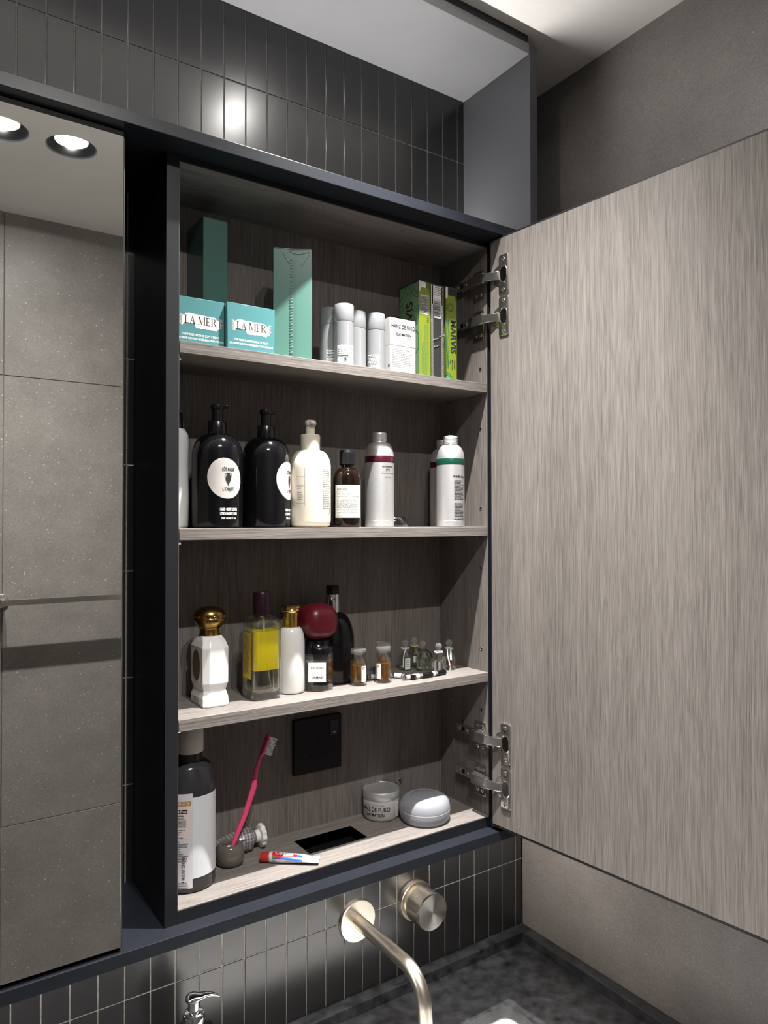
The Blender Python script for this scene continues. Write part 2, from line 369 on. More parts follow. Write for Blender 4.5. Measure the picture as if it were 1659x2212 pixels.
def downlight(x, y, watts, label, core, skirt):
    t = thing('ceiling_light', label, 'ceiling light', x, y, ZC, group='recessed round ceiling lights')
    bm = bmesh.new(); add_loft(bm, [circ(r, z, 40) for r, z in [(53.5, -0.6), (48, 9), (40, 15), (35, 16)]], False, False)
    finish(bm, 'reflector', P('dark_reflector', (0.012, 0.012, 0.015), 0.35), t)
    bm = bmesh.new(); add_loft(bm, [circ(53.9, 0.2, 40), circ(53.9, 34, 40), circ(30, 34.5, 40)], False, True); finish(bm, 'housing', BLACKM, t)
    bm = bmesh.new(); add_loft(bm, [circ(35.2, 15.6, 32), circ(35.2, 16.4, 32)]); finish(bm, 'lens', lightmat(14.0), t)
    L = bpy.data.lights.new('downlight', 'AREA'); L.shape = 'DISK'; L.size = 0.018; L.energy = watts; L.color = (1.0, 0.975, 0.94)
    L.use_nodes = True; nt = L.node_tree; em = nt.nodes['Emission']         # beam profile: bright core, faint wide skirt
    ge = nt.nodes.new('ShaderNodeNewGeometry'); dt = nt.nodes.new('ShaderNodeVectorMath'); dt.operation = 'DOT_PRODUCT'
    nt.links.new(ge.outputs['Incoming'], dt.inputs[0]); nt.links.new(ge.outputs['Normal'], dt.inputs[1])
    ab = nt.nodes.new('ShaderNodeMath'); ab.operation = 'ABSOLUTE'; nt.links.new(dt.outputs['Value'], ab.inputs[0])
    pw = nt.nodes.new('ShaderNodeMath'); pw.operation = 'POWER'; pw.inputs[1].default_value = core; nt.links.new(ab.outputs[0], pw.inputs[0])
    ma = nt.nodes.new('ShaderNodeMath'); ma.operation = 'MULTIPLY_ADD'; ma.inputs[1].default_value = 1.0; ma.inputs[2].default_value = skirt; nt.links.new(pw.outputs[0], ma.inputs[0])
    nt.links.new(ma.outputs[0], em.inputs['Strength'])
    lo = bpy.data.objects.new('lamp_glow', L); COL.objects.link(lo); lo.parent = t; lo.location = (0, 0, 0.004)
for (x, y, w), lb, (c_, s_) in zip(LIGHTS, ('round recessed downlight of the pair, farther from the cupboard door', 'round recessed downlight of the pair, nearer the open cupboard door', 'single round recessed downlight above the basin'), ((5.0, 0.12), (5.0, 0.12), (12.0, 0.010))): downlight(x, y, w, lb, c_, s_)

# --- stone walls, each slab a piece
def slab_wall(name, label, axis, pos, a0, a1, joints, zj, out):
    """axis 'x': plane x=pos spanning y; axis 'y': plane y=pos spanning x; out = +1/-1 side the thickness goes to"""
    lo, hi = sorted((pos + out * 6, pos + out * 50))
    w = box(name, GROUT, None, *((lo, hi, a0, a1) if axis == 'x' else (a0, a1, lo, hi)), ZF, ZC + 20); place(w); struct(w, label)
    js = [a0] + joints + [a1]; zs = [ZF] + zj + [ZC]
    l2, h2 = sorted((pos, pos + out * 7))
    for u0, u1 in zip(js, js[1:]):
        for z0, z1 in zip(zs, zs[1:]):
            g = 0.9
            bm = bmesh.new(); add_box(bm, *((l2, h2, u0 + g, u1 - g) if axis == 'x' else (u0 + g, u1 - g, l2, h2)), z0 + g, z1 - (g if z1 < ZC else -1), 0.6, 1)
            finish(bm, 'stone_slab', STONE, w)
    return w
ZJ = [-1432, -820, -207.5, 405]
slab_wall('wall_right', 'wall of large dark grey speckled stone slabs beside the basin', 'x', XR, YF, YB, [-130], ZJ, 1)
slab_wall('wall_front', 'grey speckled stone slab wall seen in the mirror', 'y', YF, XL, XR, [245], ZJ, -1)
slab_wall('wall_left', 'grey stone slab wall at the far end', 'x', XL, YF, YB, [400], ZJ, -1)

# --- tiled back wall: stacked narrow tiles, each its own piece
wb = box('wall_back', GROUT, None, XL, XR, YB + 1.1, YB + 50, ZF, ZC + 20); place(wb); struct(wb, 'wall of stacked narrow black tiles')
PX, PZ, J = 36.55, 153.4, 1.9
tb = bmesh.new(); add_box(tb, -(PX - J) / 2, (PX - J) / 2, 0, 6, -(PZ - J) / 2, (PZ - J) / 2, 0.55, 2)
tile0 = finish(tb, 'tile', TILE, wb); first = [True]
def put_tile(i, k, me=None):
    cx = 132.0 + PX * (i + 0.5); cz = -681.5 + PZ * (k + 0.5)
    o = tile0 if first[0] else tile0.copy()
    if not first[0]: COL.objects.link(o)
    first[0] = False
    o.location = (cx * MM, YB * MM, cz * MM); o.rotation_euler = (math.radians(rnd.uniform(-.1, .1)), 0, math.radians(rnd.uniform(-.1, .1)))
for i in range(-4, 22):
    for k in (7, 8, 9):
        if i < 21: put_tile(i, k)
for i in range(-4, 25):
    for k in (-1, 0): put_tile(i, k)
for i in (2, 3, 4):
    for k in range(1, 7): put_tile(i, k)
for k, x0, x1 in ((0, 132 + PX * 25, XR), (-1, 132 + PX * 25, XR), (7, 132 + PX * 21, 915), (8, 132 + PX * 21, 915), (9, 132 + PX * 21, 915)):
    z0 = -681.5 + PZ * k
    bm = bmesh.new(); add_box(bm, x0 + J / 2, x1 - 0.3, YB, YB + 6, z0 + J / 2, z0 + PZ - J / 2, 1.0, 2); finish(bm, 'tile', TILE, wb)

# --- black metal ledges, soffit and its side panel
struct(place(box('trim_1', METAL, None, XL + 1, XR - 0.5, 885.5, YB - 0.2, 480, 496.4, 0.8)), 'upper black metal ledge above the mirror cabinets')
struct(place(box('trim_2', METAL, None, XL + 1, XR - 0.5, 900, YB - 0.2, -530, -513.5, 0.8)), 'lower black metal ledge under the mirror cabinets')
struct(place(box('trim_3', SOFF, None, XL + 1, 915, 898, YB - 0.2, 820, 838, 0.6)), 'grey soffit board over the tiled strip')
struct(place(box('trim_4', PANEL, None, 915, 932.5, 897, YB + 1, 496.5, 836, 0.6)), 'grey side panel, coloured darker for shade, closing the end of the tiled strip')
struct(place(box('trim_5', METAL, None, XL + 1, 913, 900, 918, 838, ZC - 0.1)), 'dark shadow gap strip between soffit and ceiling')

def led_strip(label, x0, x1, y, z, up, glow):
    t = thing('led_strip', label, 'LED strip', (x0 + x1) / 2, y, z); w = (x1 - x0) / 2; k = 1 if up else -1
    a, b = sorted((0, k * 1.6)); box('channel', ALU, t, -w, w, -5, 5, a, b)
    a, b = sorted((k * 1.6, k * 4.0)); box('diffuser', P('led_diffuser_%d' % k, (1, 1, 1), .5, emis=((1.0, .97, .93) if up else (1.0, .925, .85), glow)), t, -w + 1, w - 1, -4, 4, a, b)
led_strip('linear LED strip lying on the upper ledge along the tiles', -330, 905, 1066, 496.4, True, STRIP_UP)
led_strip('linear LED strip fixed under the lower ledge', -330, 1040, 945, -530, False, STRIP_DOWN)

# ================================================================== wall cabinet with the open door
X0, X1, Y0, Y1, Z0, Z1 = 304.8, 839.0, 925.0, 1056.0, -496.3, 472.0
cab = thing('wall_cabinet', 'tall black wall cabinet with grey oak interior, shelves and open door', 'cabinet', 0, 0, 0)
T = 17.0
for nm, a, b in (('side_panel', X0 - T, X0), ('side_panel', X1, X1 + T)):
    box(nm, CARC, cab, a, b, Y0, YB - 1, Z0 - T, Z1 + 7.8, 0.5)
box('top_panel', CARC, cab, X0, X1, Y0, YB - 1, Z1, Z1 + 7.8, 0.4)
hole = rect2(521, 624.5, 972, 1024)
plate('bottom_panel', CARC, cab, rect2(X0, X1, Y0, YB - 1), [hole], Z0 - T + 0.2, Z0 - 1.2)
plate('bottom_veneer', WOODH, cab, rect2(X0, X1, Y0 + 1.5, Y1), [hole], Z0 - 1.2, Z0)
bm = bmesh.new()
for q in ((519.5, 521, 971, 1025), (624.5, 626, 971, 1025), (519.5, 626, 970.5, 972), (519.5, 626, 1024, 1025.5)): add_box(bm, *q, Z0 - 18, Z0 - 0.1)
add_box(bm, 519.5, 626, 970.5, 1025.5, Z0 - 17.1, Z0 - 16.6)
finish(bm, 'cable_well', BLACKM, cab)
box('back_panel', WOODV, cab, X0, X1, Y1, Y1 + 6, Z0, Z1)
box('side_veneer', WOODV, cab, X0, X0 + 0.6, Y0 + 1, Y1, Z0, Z1); box('side_veneer', WOODV, cab, X1 - 0.6, X1, Y0 + 1, Y1, Z0, Z1)
box('top_veneer', WOODH, cab, X0, X1, Y0 + 1.5, Y1, Z1 - 0.6, Z1)
SH = (237.5, -6.5, -253.4)
for z in SH:
    s = box('shelf', WOODH, cab, X0 + 0.9, X1 - 1.2, Y0, Y1 - 1, z - 15.5, z, 0.5, 1)
    for px in (X0 + 0.6, X1 - 0.6):
        for py in (943, 1025):
            sx = 1 if px < 500 else -1
            bm = bmesh.new(); add_tube(bm, [(px, py, z - 18.6), (px + sx * 7.5, py, z - 18.6)], 3.0, 12); finish(bm, 'shelf_pin', NICKEL, s)
def eyelet(y, z, x=X1 - 0.6, s=-1):
    bm = bmesh.new(); add_loft(bm, [[(x + s * h, y + r * math.cos(a * PI / 8), z + r * math.sin(a * PI / 8)) for a in range(16)] for r, h in ((3.4, 0.0), (3.2, 0.5), (2.4, 0.6), (2.1, -0.2), (1.9, -0.4))], False, False)
    o = finish(bm, 'pin_socket', NICKEL, cab)
    bm = bmesh.new(); poly(bm, [(1.95 * math.cos(a * PI / 8), 1.95 * math.sin(a * PI / 8)) for a in range(16)], lambda a, b: (x + s * 0.25, y + a, z + b)); raw(bm, 'socket_bore', BLACKM, o)
for y in (943, 1025):
    for z in (266, 162.7, 25.3, -77, -215.8, -320.6):
        eyelet(y, z)
eyelet(1036, 423, X0 + 0.6, 1); eyelet(943, 423, X0 + 0.6, 1)
# --- the door, swung open a little past square
DA = math.atan2(-448.0, 41.0); DD = Vector((math.cos(DA), math.sin(DA), 0)); DN = Vector((-DD.y, DD.x, 0))
if DN.x < 0: DN = -DN
DP = Vector((834.6, 914.0, 0)); DW, DT, DZ0, DZ1 = 556.0, 20.0, -506.8, 479.2
def door_pt(u, t, z): return tuple(DP + DD * u + DN * t + Vector((0, 0, z)))
def door_box(name, mat, parent, u0, u1, t0, t1, z0, z1, bev=0.0):
    bm = bmesh.new(); add_box(bm, u0, u1, t0, t1, z0, z1, bev, 1)
    for v in bm.verts: v.co = Vector(door_pt(*v.co))
    return finish(bm, name, mat, parent)
door = door_box('door', EDGE, cab, 0, DW, 0, DT - 4, DZ0, DZ1, 0.5)
HZ = (413.0, 343.4, -363.3, -436.8)
bm = bmesh.new(); zs = []
# inner wood face
dp = door_box('door_panel', WOODV, door, 2.6, DW - 2.2, -0.5, 2, DZ0 + 4.6, DZ1 - 3.6)
door_box('mirror_glass', MIRR, door, 0.5, DW - 0.5, DT - 4, DT, DZ0 + 0.5, DZ1 - 0.5)
bm.free()
# --- cup hinges: plate and cup on the door, arm and mounting wings on the side panel
def screw(parent, c, nrm, r=3.2):
    n = Vector(nrm).normalized(); u = n.cross(Vector((0, 0, 1))).normalized(); v = n.cross(u)
    bm = bmesh.new(); c = Vector(c)
    add_loft(bm, [[tuple(c + n * h + (u * math.cos(a * PI / 7) + v * math.sin(a * PI / 7)) * rr_) for a in range(14)] for rr_, h in ((r, 0), (r, 0.7), (r * .75, 1.2), (r * .45, 0.9), (r * .2, 0.35))])
    return finish(bm, 'screw', NICKEL, parent)
def hinge(z):
    bm = bmesh.new()                                                  # arm: stepped channel from side panel out to the cup
    add_box(bm, 827, 833.5, 936, 997, z - 7.5 + 3.5, z + 7.5 + 3.5, 1.2, 2)
    add_box(bm, 820, 833, 916, 952, z - 8.6 + 1.2, z + 8.6 + 1.2, 1.5, 2)
    h = finish(bm, 'hinge', NICKEL, cab)
    bm = bmesh.new(); a = Vector((822.5, 919, z + 0.6)); b = Vector(door_pt(22.5, -2.0, z))
    d = (b - a); L = d.length; d.normalize(); s = Vector((d.y, -d.x, 0)); 
    if s.x > 0: s = -s
    add_box(bm, 0, L, -2.2, 3.2, -7.2, 7.2, 1.2, 2)
    for v in bm.verts: c = v.co.copy(); v.co = a + d * c.x + s * c.y + Vector((0, 0, c.z))
    finish(bm, 'hinge_link', NICKEL, h)
    bm = bmesh.new()                                                  # mounting plate with two wings
    for z0, z1 in ((z + 8, z + 23), (z - 33, z - 5)) if False else ((z + 7, z + 22.5), (z - 29, z - 5)):
        add_box(bm, X1 - 3.0, X1 - 0.5, 931.5, 958.5, z0, z1, 1.1, 2)
    add_box(bm, X1 - 6, X1 - 0.5, 931.5, 985, z - 6, z + 9, 0.8, 1)
    finish(bm, 'mounting_plate', NICKEL, h)
    for zz in (z + 15, z - 20):
        for yy in (939, 951): screw(h, (X1 - 3.0, yy, zz), (-1, 0, 0), 3.4)
    screw(h, (827, 990, z + 3.5), (-1, 0, 0), 4.2); screw(h, (827, 968, z + 3.5), (-1, 0, 0), 3.2)
    bm = bmesh.new(); add_rects(bm, lambda a, b: (826.8, a, b), [(974.5, z - 0.5, 981.5, z + 7.5)]); raw(bm, 'slot', BLACKM, h)
    bm = bmesh.new(); lp = [(u, v) for u, v, _ in rr(21.0, 66.0, 4.0, 0, 4, 33, z)]             # cup plate on the door
    add_loft(bm, [[door_pt(u, t, v) for u, v in lp] for t in (-0.4, -2.6)] + [[door_pt(33 + (u - 33) * .95, -3.0, z + (v - z) * .985) for u, v in lp]])
    finish(bm, 'cup_plate', NICKEL, h)
    bm = bmesh.new()                                                  # raised rim of the cup with its dark hollow
    def ring(r, t, cu=25.5): return [door_pt(cu + r * math.cos(a * PI / 16), t, z + r * math.sin(a * PI / 16)) for a in range(32)]
    add_loft(bm, [ring(17.8, -0.4), ring(17.8, -1.5), ring(16.6, -1.8)]); finish(bm, 'cup_rim', NICKEL, h)
    bm = bmesh.new(); hx = [(24.5, 8), (28.5, 14.5), (37.5, 14.5), (41, 8), (41, -8), (37.5, -14.5), (28.5, -14.5), (24.5, -8)]
    add_loft(bm, [[door_pt(u, -3.1, z + v) for u, v in hx], [door_pt(33 + (u - 33) * .92, -3.7, z + v * .92) for u, v in hx], [door_pt(33 + (u - 33) * .8, -3.15, z + v * .8) for u, v in hx]], True, False); finish(bm, 'cup_lip', NICKEL, h)
    bm = bmesh.new(); poly(bm, [(33 + (u - 33) * .8, v * .8) for u, v in hx], lambda a, b: door_pt(a, -3.25, z + b)); raw(bm, 'cup_hollow', P('dark_nickel', (0.09, 0.085, 0.08), 0.3, 1.0), h)
    for zz in (z + 26, z - 26): screw(h, door_pt(32, -2.9, zz), tuple(-DN), 3.6)
for z in HZ: hinge(z)
# black socket on the back panel
sk = thing('power_socket', 'square matt black three-pin power socket with rocker switch on the cabinet back', 'socket', 577.5, Y1, -361)
box('face_plate', BLACKM, sk, -44, 44, -9, 0, -44.5, 44.5, 1.5, 2)
box('rocker_switch', P('socket_black', (0.012, 0.012, 0.014), 0.3), sk, 21, 37, -10.4, -8.5, 12, 36, 0.8)
patch('switch_mark', P('grey_mark', (0.35, 0.35, 0.35), 0.5), sk, on_front(-10.4), [(26.5, 15, 31.5, 16.8)])
SKB = P('socket_hole', (0.002, 0.002, 0.002), 0.9)
for a, b, w, h_ in ((-3.5, 0.5, 4.5, 9.5), (-17, -17.5, 6.5, 4), (4.5, -17.5, 6.5, 4)):
    patch('pin_hole', SKB, sk, on_front(-9.05, e=0.1), [(a, b, a + w, b + h_)])
# small ring fixing low on the back panel
bm = bmesh.new(); N = 20
add_tube(bm, [(742.5 + 5 * math.cos(2 * PI * i / N), Y1 - 1.6, -458.5 + 7 * math.sin(2 * PI * i / N)) for i in range(N)] + [(747.5, Y1 - 1.6, -458.4)], 1.6, 8)
finish(bm, 'ring_fixing', NICKEL, cab)

# ================================================================== neighbouring cabinet with closed mirror door
mc = thing('mirror_cabinet', 'closed wall cabinet with a tall mirror door', 'cabinet', 0, 0, 0)
box('carcass', CARC, mc, -340, 229.5, 926, YB - 1, -513.3, 479.8, 0.5)
md = box('door', EDGE, mc, -340, 231.2, 906, 925.5, -509.5, 479.4, 0.8)
box('mirror_glass', MIRR, md, -338, 229.0, 903.2, 906.2, -507.5, 477.6, 0.5, 1)

# ================================================================== worktop, basin, vanity
bz = [(p[0], p[1]) for p in rr(485, 330, 20, 0, 8, 642.5, 767)]
wt = plate('worktop', SLATE, None, rect2(-420, XR - 0.3, 530, YB - 0.3), [bz], -850, -830); place(wt)
tag(wt, 'black slate-look worktop with a cut-out for the basin', 'worktop')
box('upstand', SLATE, wt, -420, XR - 0.3, 1049.5, YB - 0.3, -830.5, -811, 0.8); box('upstand', SLATE, wt, 1038.5, XR - 0.3, 530, 1049.5, -830.5, -811, 0.8)
bm = bmesh.new(); rg = []
def brr(g, r, z): return rr(485 + 2 * g, 330 + 2 * g, r, z, 8, 642.5, 767)
add_loft(bm, [brr(26, 30, -851), brr(4, 24, -851), brr(1, 23, -854), brr(-4, 30, -930), brr(-22, 45, -962), brr(-70, 60, -970), brr(-150, 20, -974)], False, True)
add_loft(bm, [brr(26, 30, -851), brr(22, 30, -860), brr(14, 40, -945), brr(-14, 50, -978), brr(-150, 20, -986)], False, True)
bs = place(finish(bm, 'basin', P('white_ceramic', (0.82, 0.82, 0.81), 0.12), None)); tag(bs, 'white ceramic undermount basin below the spout', 'basin')
vb = thing('vanity_unit', 'dark vanity cabinet carrying the worktop', 'cabinet', 0, 0, 0)
box('front_panel', CARC, vb, -420, 1060, 548, 566, ZF + 90, -850.2)
for a in (-395, 330):
    dr = box('drawer_front', WOODH, vb, a, a + 720, 533, 548.2, ZF + 100, -860, 0.8)

# spout and mixer knob on the tiled wall
sp = thing('basin_spout', 'brushed nickel wall spout bending down over the basin', 'faucet', 668, YB, -686)
bm = bmesh.new(); add_loft(bm, [[(r * math.cos(a * PI / 24), -h, r * math.sin(a * PI / 24)) for a in range(48)] for r, h in ((35, -0.5), (35, 4.2), (34.2, 5.2))]); finish(bm, 'wall_flange', STEEL, sp)
path = [(0, -3, 0), (0, -145, -1)]
for i in range(1, 15): a = i / 14 * math.radians(84); path.append((0, -145 - 48 * math.sin(a), -1 - 48 * (1 - math.cos(a))))
path.append((0, -195.5, -72)); tube('spout', STEEL, sp, path, 11.2, 28)
bm = bmesh.new(); add_loft(bm, [[(r * math.cos(a * PI / 12), -195.4 + r * math.sin(a * PI / 12), z) for a in range(24)] for r, z in ((10.2, -71.9), (8.5, -72.2))]); finish(bm, 'aerator', P('dark_nickel', (0.09, 0.085, 0.08), 0.3, 1.0), sp)
kn = thing('mixer_knob', 'round brushed nickel mixer knob with knurled grip on the tiles', 'faucet', 794, YB, -688)
def cyl_y(name, mat, parent, prof, n=64):
    bm = bmesh.new(); add_loft(bm, [[(r * math.cos(a * 2 * PI / n), -h, r * math.sin(a * 2 * PI / n)) for a in range(n)] for r, h in prof]); return finish(bm, name, mat, parent)
cyl_y('wall_flange', STEEL, kn, [(35, -0.5), (35, 4.2), (34.2, 5.2)]); cyl_y('stem', STEEL, kn, [(27, 5), (27, 13.5)])
bm = bmesh.new(); n = 96; nh = 16; rows = []
for k in range(nh + 1):
    rows.append([((31.0 + (0.45 if (a + k) % 2 else -0.15)) * math.cos(a * 2 * PI / n), -(13.5 + k * 33.0 / nh), (31.0 + (0.45 if (a + k) % 2 else -0.15)) * math.sin(a * 2 * PI / n)) for a in range(n)])
add_loft(bm, rows); finish(bm, 'knurled_grip', STEEL, kn, angle=80)
def radial_metal():
    m = P('turned_nickel', (0.62, 0.6, 0.56), 0.3, 1.0); t = NT(m); tc = t.n('ShaderNodeTexCoord'); s = t.n('ShaderNodeSeparateXYZ'); t.l(tc.outputs['Object'], s.inputs[0])
    tg = t.n('ShaderNodeTangent', direction_type='RADIAL', axis='Y'); t.l(tg.outputs[0], t.b.inputs['Tangent']); t.b.inputs['Anisotropic'].default_value = 0.85
    return m
cyl_y('end_cap', radial_metal(), kn, [(31.2, 46.5), (31.4, 50), (30.8, 51.8)])
# soap dispenser standing on the worktop
so = thing('soap_dispenser', 'black soap bottle with chrome pump on the worktop', 'soap dispenser', 354, 1003, -830, rz=0.0)
lathe('bottle', BLACK, so, [(28, 0), (30, 2), (30, 112), (27, 120), (17, 126), (15, 128), (0, 128)]); lathe('collar', CHROME, so, [(15, 126), (15.3, 127), (15.3, 140), (13.8, 143), (12.6, 143.5), (12.4, 146), (9, 147), (0, 147)])
lathe('stem', CHROME, so, [(8, 146), (8, 160), (0, 160)], 24)
bm = bmesh.new(); loops = []
for x, w, zt, zb in ((-11, 4, 164, 161), (-9, 8.5, 168.5, 159.5), (-4, 11, 170.5, 159), (3, 11, 170, 159), (9, 8.5, 167, 159.5), (16, 6.5, 166, 160), (24, 5.5, 164, 158.5), (32, 4.5, 159.5, 155.5), (37, 3.4, 155.5, 152.5)):
    loops.append([(x, w * math.cos(a * PI / 8), (zt + zb) / 2 + (zt - zb) / 2 * math.sin(a * PI / 8)) for a in range(16)])
add_loft(bm, loops); finish(bm, 'pump_head', CHROME, so, angle=60)
# towel rail on the opposite wall (seen in the mirror)
tr = thing('towel_rail', 'slim square metal towel rail on the stone wall', 'towel rail', 0, YF, -209)
box('rail', NICKEL, tr, 236, 840, 52, 68, -8, 8, 1.0)
for x in (243, 833): 
    box('post', NICKEL, tr, x - 7, x + 7, 4, 53, -7, 7, 1.0)
    bm = bmesh.new(); add_loft(bm, [[(x + r * math.cos(a * PI / 12), y, r * math.sin(a * PI / 12)) for a in range(24)] for r, y in ((18, -0.5), (18, 5), (16.5, 6))]); finish(bm, 'rosette', NICKEL, tr)

# ================================================================== top compartment (shelf top z = 237.5)
S1, S2, S3, S4 = SH[0], SH[1], SH[2], Z0
# --- serif capitals for the brand on the teal boxes
def arcs(cx, cy, rx, ry, a0, a1, n=9): return [(cx + rx * math.cos(math.radians(a0 + (a1 - a0) * i / n)), cy + ry * math.sin(math.radians(a0 + (a1 - a0) * i / n))) for i in range(n + 1)]
SERIF = {
 'L': (.62, [[(.10, 0), (.22, 0), (.22, 1), (.10, 1)], [(0, 0), (.58, 0), (.58, .065), (0, .065)], [(0, .94), (.33, .94), (.33, 1), (0, 1)], [(.53, .04), (.58, .04), (.58, .26)]]),
 'A': (.80, [[(.10, 0), (.17, 0), (.43, .84), (.385, .94)], [(.36, 1), (.42, 1), (.72, 0), (.58, 0)], [(.2, .33), (.60, .32), (.58, .385), (.21, .385)], [(0, 0), (.25, 0), (.25, .035), (0, .035)], [(.48, 0), (.82, 0), (.82, .035), (.48, .035)]]),
 'M': (1.02, [[(.10, 0), (.165, 0), (.165, 1), (.10, 1)], [(.10, 1), (.24, 1), (.54, .12), (.47, 0)], [(.47, 0), (.54, .12), (.82, 1), (.79, 1)], [(.79, 0), (.92, 0), (.92, 1), (.79, 1)], [(0, 0), (.25, 0), (.25, .035), (0, .035)], [(.70, 0), (1.0, 0), (1.0, .035), (.70, .035)], [(.01, .965), (.2, .965), (.2, 1), (.01, 1)], [(.8, .965), (1.0, .965), (1.0, 1), (.8, 1)]]),
 'E': (.66, [[(.10, 0), (.22, 0), (.22, 1), (.10, 1)], [(0, 0), (.58, 0), (.58, .065), (0, .065)], [(0, .935), (.55, .935), (.55, 1), (0, 1)], [(.22, .465), (.42, .465), (.42, .535), (.22, .535)], [(.53, .04), (.58, .04), (.58, .25)], [(.50, .96), (.55, .76), (.55, .96)], [(.395, .39), (.42, .39), (.42, .61), (.395, .61)]]),
 'R': (.78, [[(.10, 0), (.22, 0), (.22, 1), (.10, 1)], [(0, 0), (.33, 0), (.33, .035), (0, .035)], [(0, .965), (.34, .965), (.34, 1), (0, 1)], arcs(.33, .74, .30, .26, -90, 90) + arcs(.33, .74, .17, .22, 90, -90), [(.22, .48), (.34, .48), (.34, .52), (.22, .52)], [(.34, .5), (.46, .5), (.80, 0), (.64, 0)]]),
 ' ': (.30, [])}
def serif_word(bm, s, h, f):
    tot = sum(SERIF[c][0] for c in s); x = -tot * h / 2
    for c in s:
        w, ps = SERIF[c]
        for p in ps: poly(bm, [(x + a * h, b * h) for a, b in p], f)
        x += w * h
def cream_box(label, x0, x1, yf, seed):
    t = thing('cream_box', label, 'cosmetic box', (x0 + x1) / 2, yf, S1, group='teal cream boxes'); w = x1 - x0
    box('carton', TEAL, t, -w / 2, w / 2, 0, 50, 0.1, 63.4, 0.5, 1)
    r = random.Random(seed); top = []; bot = []; W2 = 27.0; C = 33.6            # brushed pink swash behind the name
    for i in range(25):
        u = i / 24; a = -W2 + u * 2 * W2
        hi = 5.0 if u < .12 else 8.6 - 2.2 * u; lo = 8.4 if u < .3 else (6.6 if u < .36 else 10.6 - 2.5 * (u > .93))
        top.append((a, C + hi + r.uniform(-.5, .5) - (2.5 if u > .9 else 0))); bot.append((a, C - lo + r.uniform(-.5, .5) + (3.5 if .08 < u < .34 else 0)))
    bm = bmesh.new(); f = on_front(0, 0, 0)
    for i in range(24): poly(bm, [bot[i], bot[i + 1], top[i + 1], top[i]], f)
    for k in range(9):
        y = C - 7 + k * 1.5; L = r.uniform(.5, 4.5); poly(bm, [(W2 - 1, y), (W2 + L, y + .5), (W2 - 1, y + 1.1)], f); poly(bm, [(-W2 + 1, y), (-W2 - L * .7, y + .5), (-W2 + 1, y + 1.1)], f)
    sw = raw(bm, 'pink_swash', BLUSH, t, smooth=False)
    bm = bmesh.new(); serif_word(bm, 'LA MER', 10.6, on_front(0, 0, C - 5.2, 0.3)); raw(bm, 'brand_name', INK, t, smooth=False)
    text('small_print', INKW, t, [('THE MOISTURIZING SOFT CREAM', 3.9, 0, 12.4, f, dict(bold=.02, sx=.86)), ('LA CRÈME SOYEUSE RÉGÉNÉRATION INTENSE', 3.7, 0, 7.2, f, dict(bold=.02, shear=.15, sx=.84))])
cream_box('teal cream box against the cabinet side, its pink swash cut by the frame', X0 + 0.8, 371.8, 939, 3)
cream_box('teal cream box with pink swash label beside the mint cellophane carton', 372.6, 443.0, 930, 5)
t = thing('tall_carton', 'tall dark mint carton standing behind the teal cream boxes', 'carton', 378, 988, S1)
box('carton', MINTD, t, -18.2, 18.2, 0, 66, 0.1, 198.5, 0.5, 1)
t = thing('tall_carton', 'tall mint carton in crinkled cellophane beside the frosted tubes', 'carton', 481, 950, S1, rz=-math.radians(25))
box('carton', MINT, t, -28, 28, 0.5, 45, 0.1, 165, 0.5, 1)
patch('darker_seam_strip', P('mint_strip', (0.07, 0.17, 0.142), 0.3), t, on_front(0.5), [(-4, 1, 6, 150)])
bm = bmesh.new(); r = random.Random(4)                                        # glued cellophane seam with little crinkles and folded top corners
for k in range(34):
    z = 12 + k * 4.1; s = r.uniform(.5, 1.1); add_tube(bm, [(-4.2, -0.1, z), (-2.5 + s, -0.7, z + s), (-0.5 + s, -0.2, z + .4)], 0.35, 6)
for pts in ([(-14, 0, 158), (-7, -.9, 147), (-4, -.5, 143)], [(25, 0, 158), (18, -.9, 147), (13, -.4, 140)], [(-4, -.3, 160.5), (4, -1, 157), (12, -.8, 157.5), (24, -.3, 161)], [(-26, 0, 165), (0, -.6, 163.4), (26, 0, 165)]): add_tube(bm, pts, 0.6, 6)
raw(bm, 'cellophane_crease', P('cellophane', (0.9, 0.97, 0.95), 0.08, trans=0.7, ior=1.3), t)

def frosted_tube(label, x, y, deg, kind):
    t = thing('pump_tube', label, 'bottle', x, y, S1, group='frosted refill tubes'); R = 14.8
    lathe('body', FROST, t, [(R - 1, 0.1), (R, 1), (R, 66), (R - .35, 66.4), (R - .35, 67)], 36)
    lathe('cap', FROST, t, [(R - .1, 67.2), (R + .1, 68), (R + .1, 92), (R - .5, 93.3), (R - 2.2, 93.4), (R - 2.6, 91.4), (0, 91.2)], 36)
    tube('dip_tube', P('milky_plastic', (0.75, 0.76, 0.77), 0.5), t, [(0, -R + 4.5, 4), (0, -R + 4.5, 66)], 1.6, 10)
    if kind:
        f = on_cyl(R, deg, 0, 0.2); a = 14 if kind == 2 else 9
        lb = patch('paper_label', PAPER, t, f, [(-a, 1, a, 27 if kind != 2 else 30)], 10); g = on_cyl(R, deg, 0, 0.4)
        if kind == 2:
            patch('label_rule', INK, lb, g, [(-13.5, 13.2, 3.5, 14.4)], 8); dashes('print', INK, lb, g, -13, 26, 16, 4, 3.0, 1.3, 5, 1.2); dashes('print', INKG, lb, g, 6, 26, 7.5, 12, 2.1, 0.7, 6, 0.6); dashes('print', INK, lb, g, -3, 10, 4.5, 5, 1.6, 1.0, 8, .5)
        else: dashes('print', INK, lb, g, -8.4, 24.4, 17, 10, 2.3, 0.95, 11 + kind, .8)
frosted_tube('frosted pump tube with printed label, next to the mint cellophane carton', 556.5, 974, -101, 1)
frosted_tube('frosted pump tube with a dark rule across its wide label', 564.9, 944, -108, 2)
